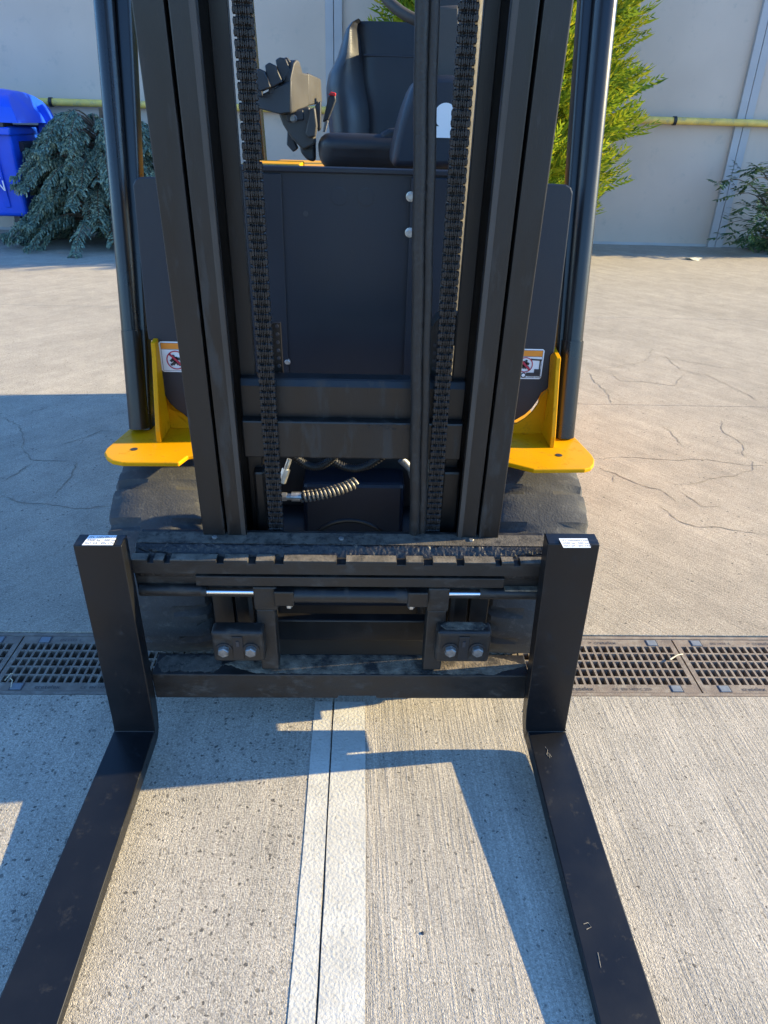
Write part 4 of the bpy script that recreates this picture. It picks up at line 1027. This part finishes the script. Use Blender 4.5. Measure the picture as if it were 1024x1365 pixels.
# ---- operator seat
def seat():
    st = bpy.data.objects.new('operator_seat', None); C.objects.link(st); st.parent = fl
    Yb = 2.86
    rows = [(178,439,493),(160,437,493),(141,435,492),(116,434,487),(98,437,485),(74,449,483),(53,455,480),(38,460,477),(30,467,477),(26,476,481)]
    cxs = .105
    nu = 40; vs = []; prev = None
    R_rows = []
    sm = []
    for k in range(len(rows)-1):
        for j in range(5):
            f = j/5; r0, r1 = rows[k], rows[k+1]; sm.append(tuple(r0[i]+(r1[i]-r0[i])*f for i in range(3)))
    sm.append(rows[-1])
    for (y, xl, xs_) in sm:
        a = P(xl,y,Yb); s_ = P(xs_,y,Yb-.05); row = []
        hw = cxs-a.x; hs_ = cxs-s_.x; z = a.z
        lean = .12*(z-1.35)
        nb = 10
        for i in range(nu+1):
            if i < nb: x = cxs-hw+(hw-hs_)*i/nb
            elif i <= nu-nb: x = cxs-hs_+2*hs_*(i-nb)/(nu-2*nb)
            else: x = cxs+hs_+(hw-hs_)*(i-nu+nb)/nb
            at = abs(x-cxs); edge = i in (0, nu)
            if at > hs_+1e-6:
                q = (at-hs_)/max(1e-4, hw-hs_); dep = .085*math.sin(min(1, q*1.3)*math.pi*.5)*(1-q**5)
            else:
                q = at/hs_; dep = .014*(1-q**6)
            t = 1 if edge else 0
            row.append((x, Yb+lean-dep+ (.04*t), z))
        R_rows.append(row)
    mb = MB(); m_ = len(R_rows); vs = [p for r in R_rows for p in r]
    back = [(x, Yb+.14, z-.01) for r in R_rows for (x, y, z) in r]
    W_ = nu+1; fs = [(j*W_+i, j*W_+i+1, (j+1)*W_+i+1, (j+1)*W_+i) for j in range(m_-1) for i in range(nu)]
    N = len(vs); fs += [(N+j*W_+i, N+(j+1)*W_+i, N+(j+1)*W_+i+1, N+j*W_+i+1) for j in range(m_-1) for i in range(nu)]
    for j in range(m_-1):
        fs.append((j*W_, (j+1)*W_, N+(j+1)*W_, N+j*W_)); fs.append((j*W_+nu, N+j*W_+nu, N+(j+1)*W_+nu, (j+1)*W_+nu))
    for i in range(nu):
        fs.append(((m_-1)*W_+i, (m_-1)*W_+i+1, N+(m_-1)*W_+i+1, N+(m_-1)*W_+i)); fs.append((i, N+i, N+i+1, i+1))
    mb.add(vs+back, fs); bk = mb.build('backrest', m_leather, st, smooth=True)
    # stitched seam across the upper backrest
    mb = MB(); za = P(484,73,Yb).z; mb.tube([(P(485,73,Yb).x, Yb-.012+.12*(za-1.35), za), (cxs*2-P(485,73,Yb).x, Yb-.012+.12*(za-1.35), za)], .004, 8); mb.build('seam', m_ink, bk)
    # cushion
    Yf = 2.42; a = P(424,196,Yf); zt2 = P(470,176,Yf+.1).z; zb2 = P(470,221,Yf).z
    mb = MB(); xl_ = P(421,195,Yf).x; xr_ = 2*cxs-xl_
    mb.hexa([(xl_+.01,Yf+.02,zb2-.02),(xr_-.01,Yf+.02,zb2-.02),(xr_-.01,Yb,zb2-.02),(xl_+.01,Yb,zb2-.02)], [(xl_,Yf,zt2),(xr_,Yf,zt2),(xr_,Yb+.02,zt2-.02),(xl_,Yb+.02,zt2-.02)])
    mb.build('cushion', m_leather, st, bev=.045, seg=6, smooth=True)
    mb = MB(); mb.box(xl_+.03,xr_-.03,Yf+.06,Yb,zb2-.14,zb2-.021); mb.build('seat_base', m_black, st, bev=.01)
    solid([(506,193),(508,178),(520,172),(540,170),(540,196)], 2.44, .2, 'bolster_cover', m_plastd, .01, parent=st)
    # belt buckle
    solid([(430,163),(438,128),(447,126),(448,134),(438,160)], 2.60, .03, 'belt_buckle', m_plastd, .004, parent=st)
    solid([(437.5,126.5),(441,122),(448,124),(447,128.5)], 2.598, .02, 'buckle_button', m_redp, .002, parent=st)
    solid([(430,176),(433,160),(438,161),(434,176)], 2.61, .02, 'belt_stem', m_bolt, .002, parent=st)
seat()
# ---- armrest console with four hydraulic levers
def armrest():
    ar = bpy.data.objects.new('armrest_console', None); C.objects.link(ar); ar.parent = fl
    Ya = 2.40
    def solid3(pp, off, name, m, bev=.005, parent=ar):
        mb = MB(); mb.prism([P(x,y,Y) for x, y, Y in pp], off); return mb.build(name, m, parent, bev=bev, seg=3, smooth=True)
    solid3([(338,132,Ya+.02),(352,124,Ya+.02),(389,106,Ya),(389,151,Ya),(372,152,Ya),(341,144,Ya+.02)], (0,.16,0), 'console_front', m_plastd)
    solid3([(387,152,Ya-.003),(387.5,104,Ya-.003),(392,84,Ya+.02),(396,79,Ya+.04),(400,82,Ya+.06),(404,97,Ya+.09),(412,98,Ya+.15),(413,141,Ya+.15),(397,149,Ya+.06)], (-.05,.06,0), 'console_side', m_plast)
    solid3([(411,97,Ya+.14),(428,105,Ya+.26),(430,137,Ya+.26),(423,139,Ya+.22),(412,141,Ya+.14)], (-.05,.05,0), 'console_rear', m_plast)
    for k, pix in enumerate(([(342,118),(340,95),(345,91),(352,94),(361,116),(347,122)], [(358,117),(353,87),(359,83),(367,87),(377,109),(363,117)], [(374,108),(367,80),(373,76),(381,78),(390,99),(379,109)], [(384,92),(378,77),(383,76),(388,83),(390,95),(388,98)])):
        lv = solid(pix, Ya-.02+.02*k, .045, 'lever', m_plastd, .0028, 2, parent=ar)
        x0 = (pix[0][0]+pix[-1][0])/2; y0 = (pix[0][1]+pix[-1][1])/2
        solid([(x0-3,y0-2),(x0+4,y0-4),(x0+6,y0+8),(x0-2,y0+9)], Ya-.01+.02*k, .02, 'lever_stem', m_plastd, .002, parent=lv)
    solid([(371,150),(392,147),(412,141),(418,160),(420,192),(404,200),(388,184),(377,166)], Ya+.05, .08, 'lower_housing', m_plast, .006, parent=ar)
    solid([(380,152),(404,146),(405,160),(384,163)], Ya+.045, .02, 'knob_recess', m_ink, .003, parent=ar)
    q = P(391.5,158,Ya+.04); mb = MB(); mb.hexbolt(q, (0,-1,0), .008, .012, 12); mb.build('console_knob', m_bolt, ar)
    solid([(407,178),(413,145),(420,143),(423,168),(421,182),(411,184)], Ya+.03, .03, 'adjuster_lever', m_plast, .005, parent=ar)
    solid([(420,140),(428,134),(428,172),(424,176),(421,160)], Ya+.06, .03, 'support_arm', m_plastd, .004, parent=ar)
    solid([(383,175),(388,178),(397,198),(391,203),(382,193)], Ya+.10, .04, 'lower_bracket', m_ink, .004, parent=ar)
    solid([(398,185),(420,184),(420,216),(410,214),(401,204)], Ya+.09, .06, 'console_post', m_plastd, .008, parent=ar)
    # rear part
armrest()
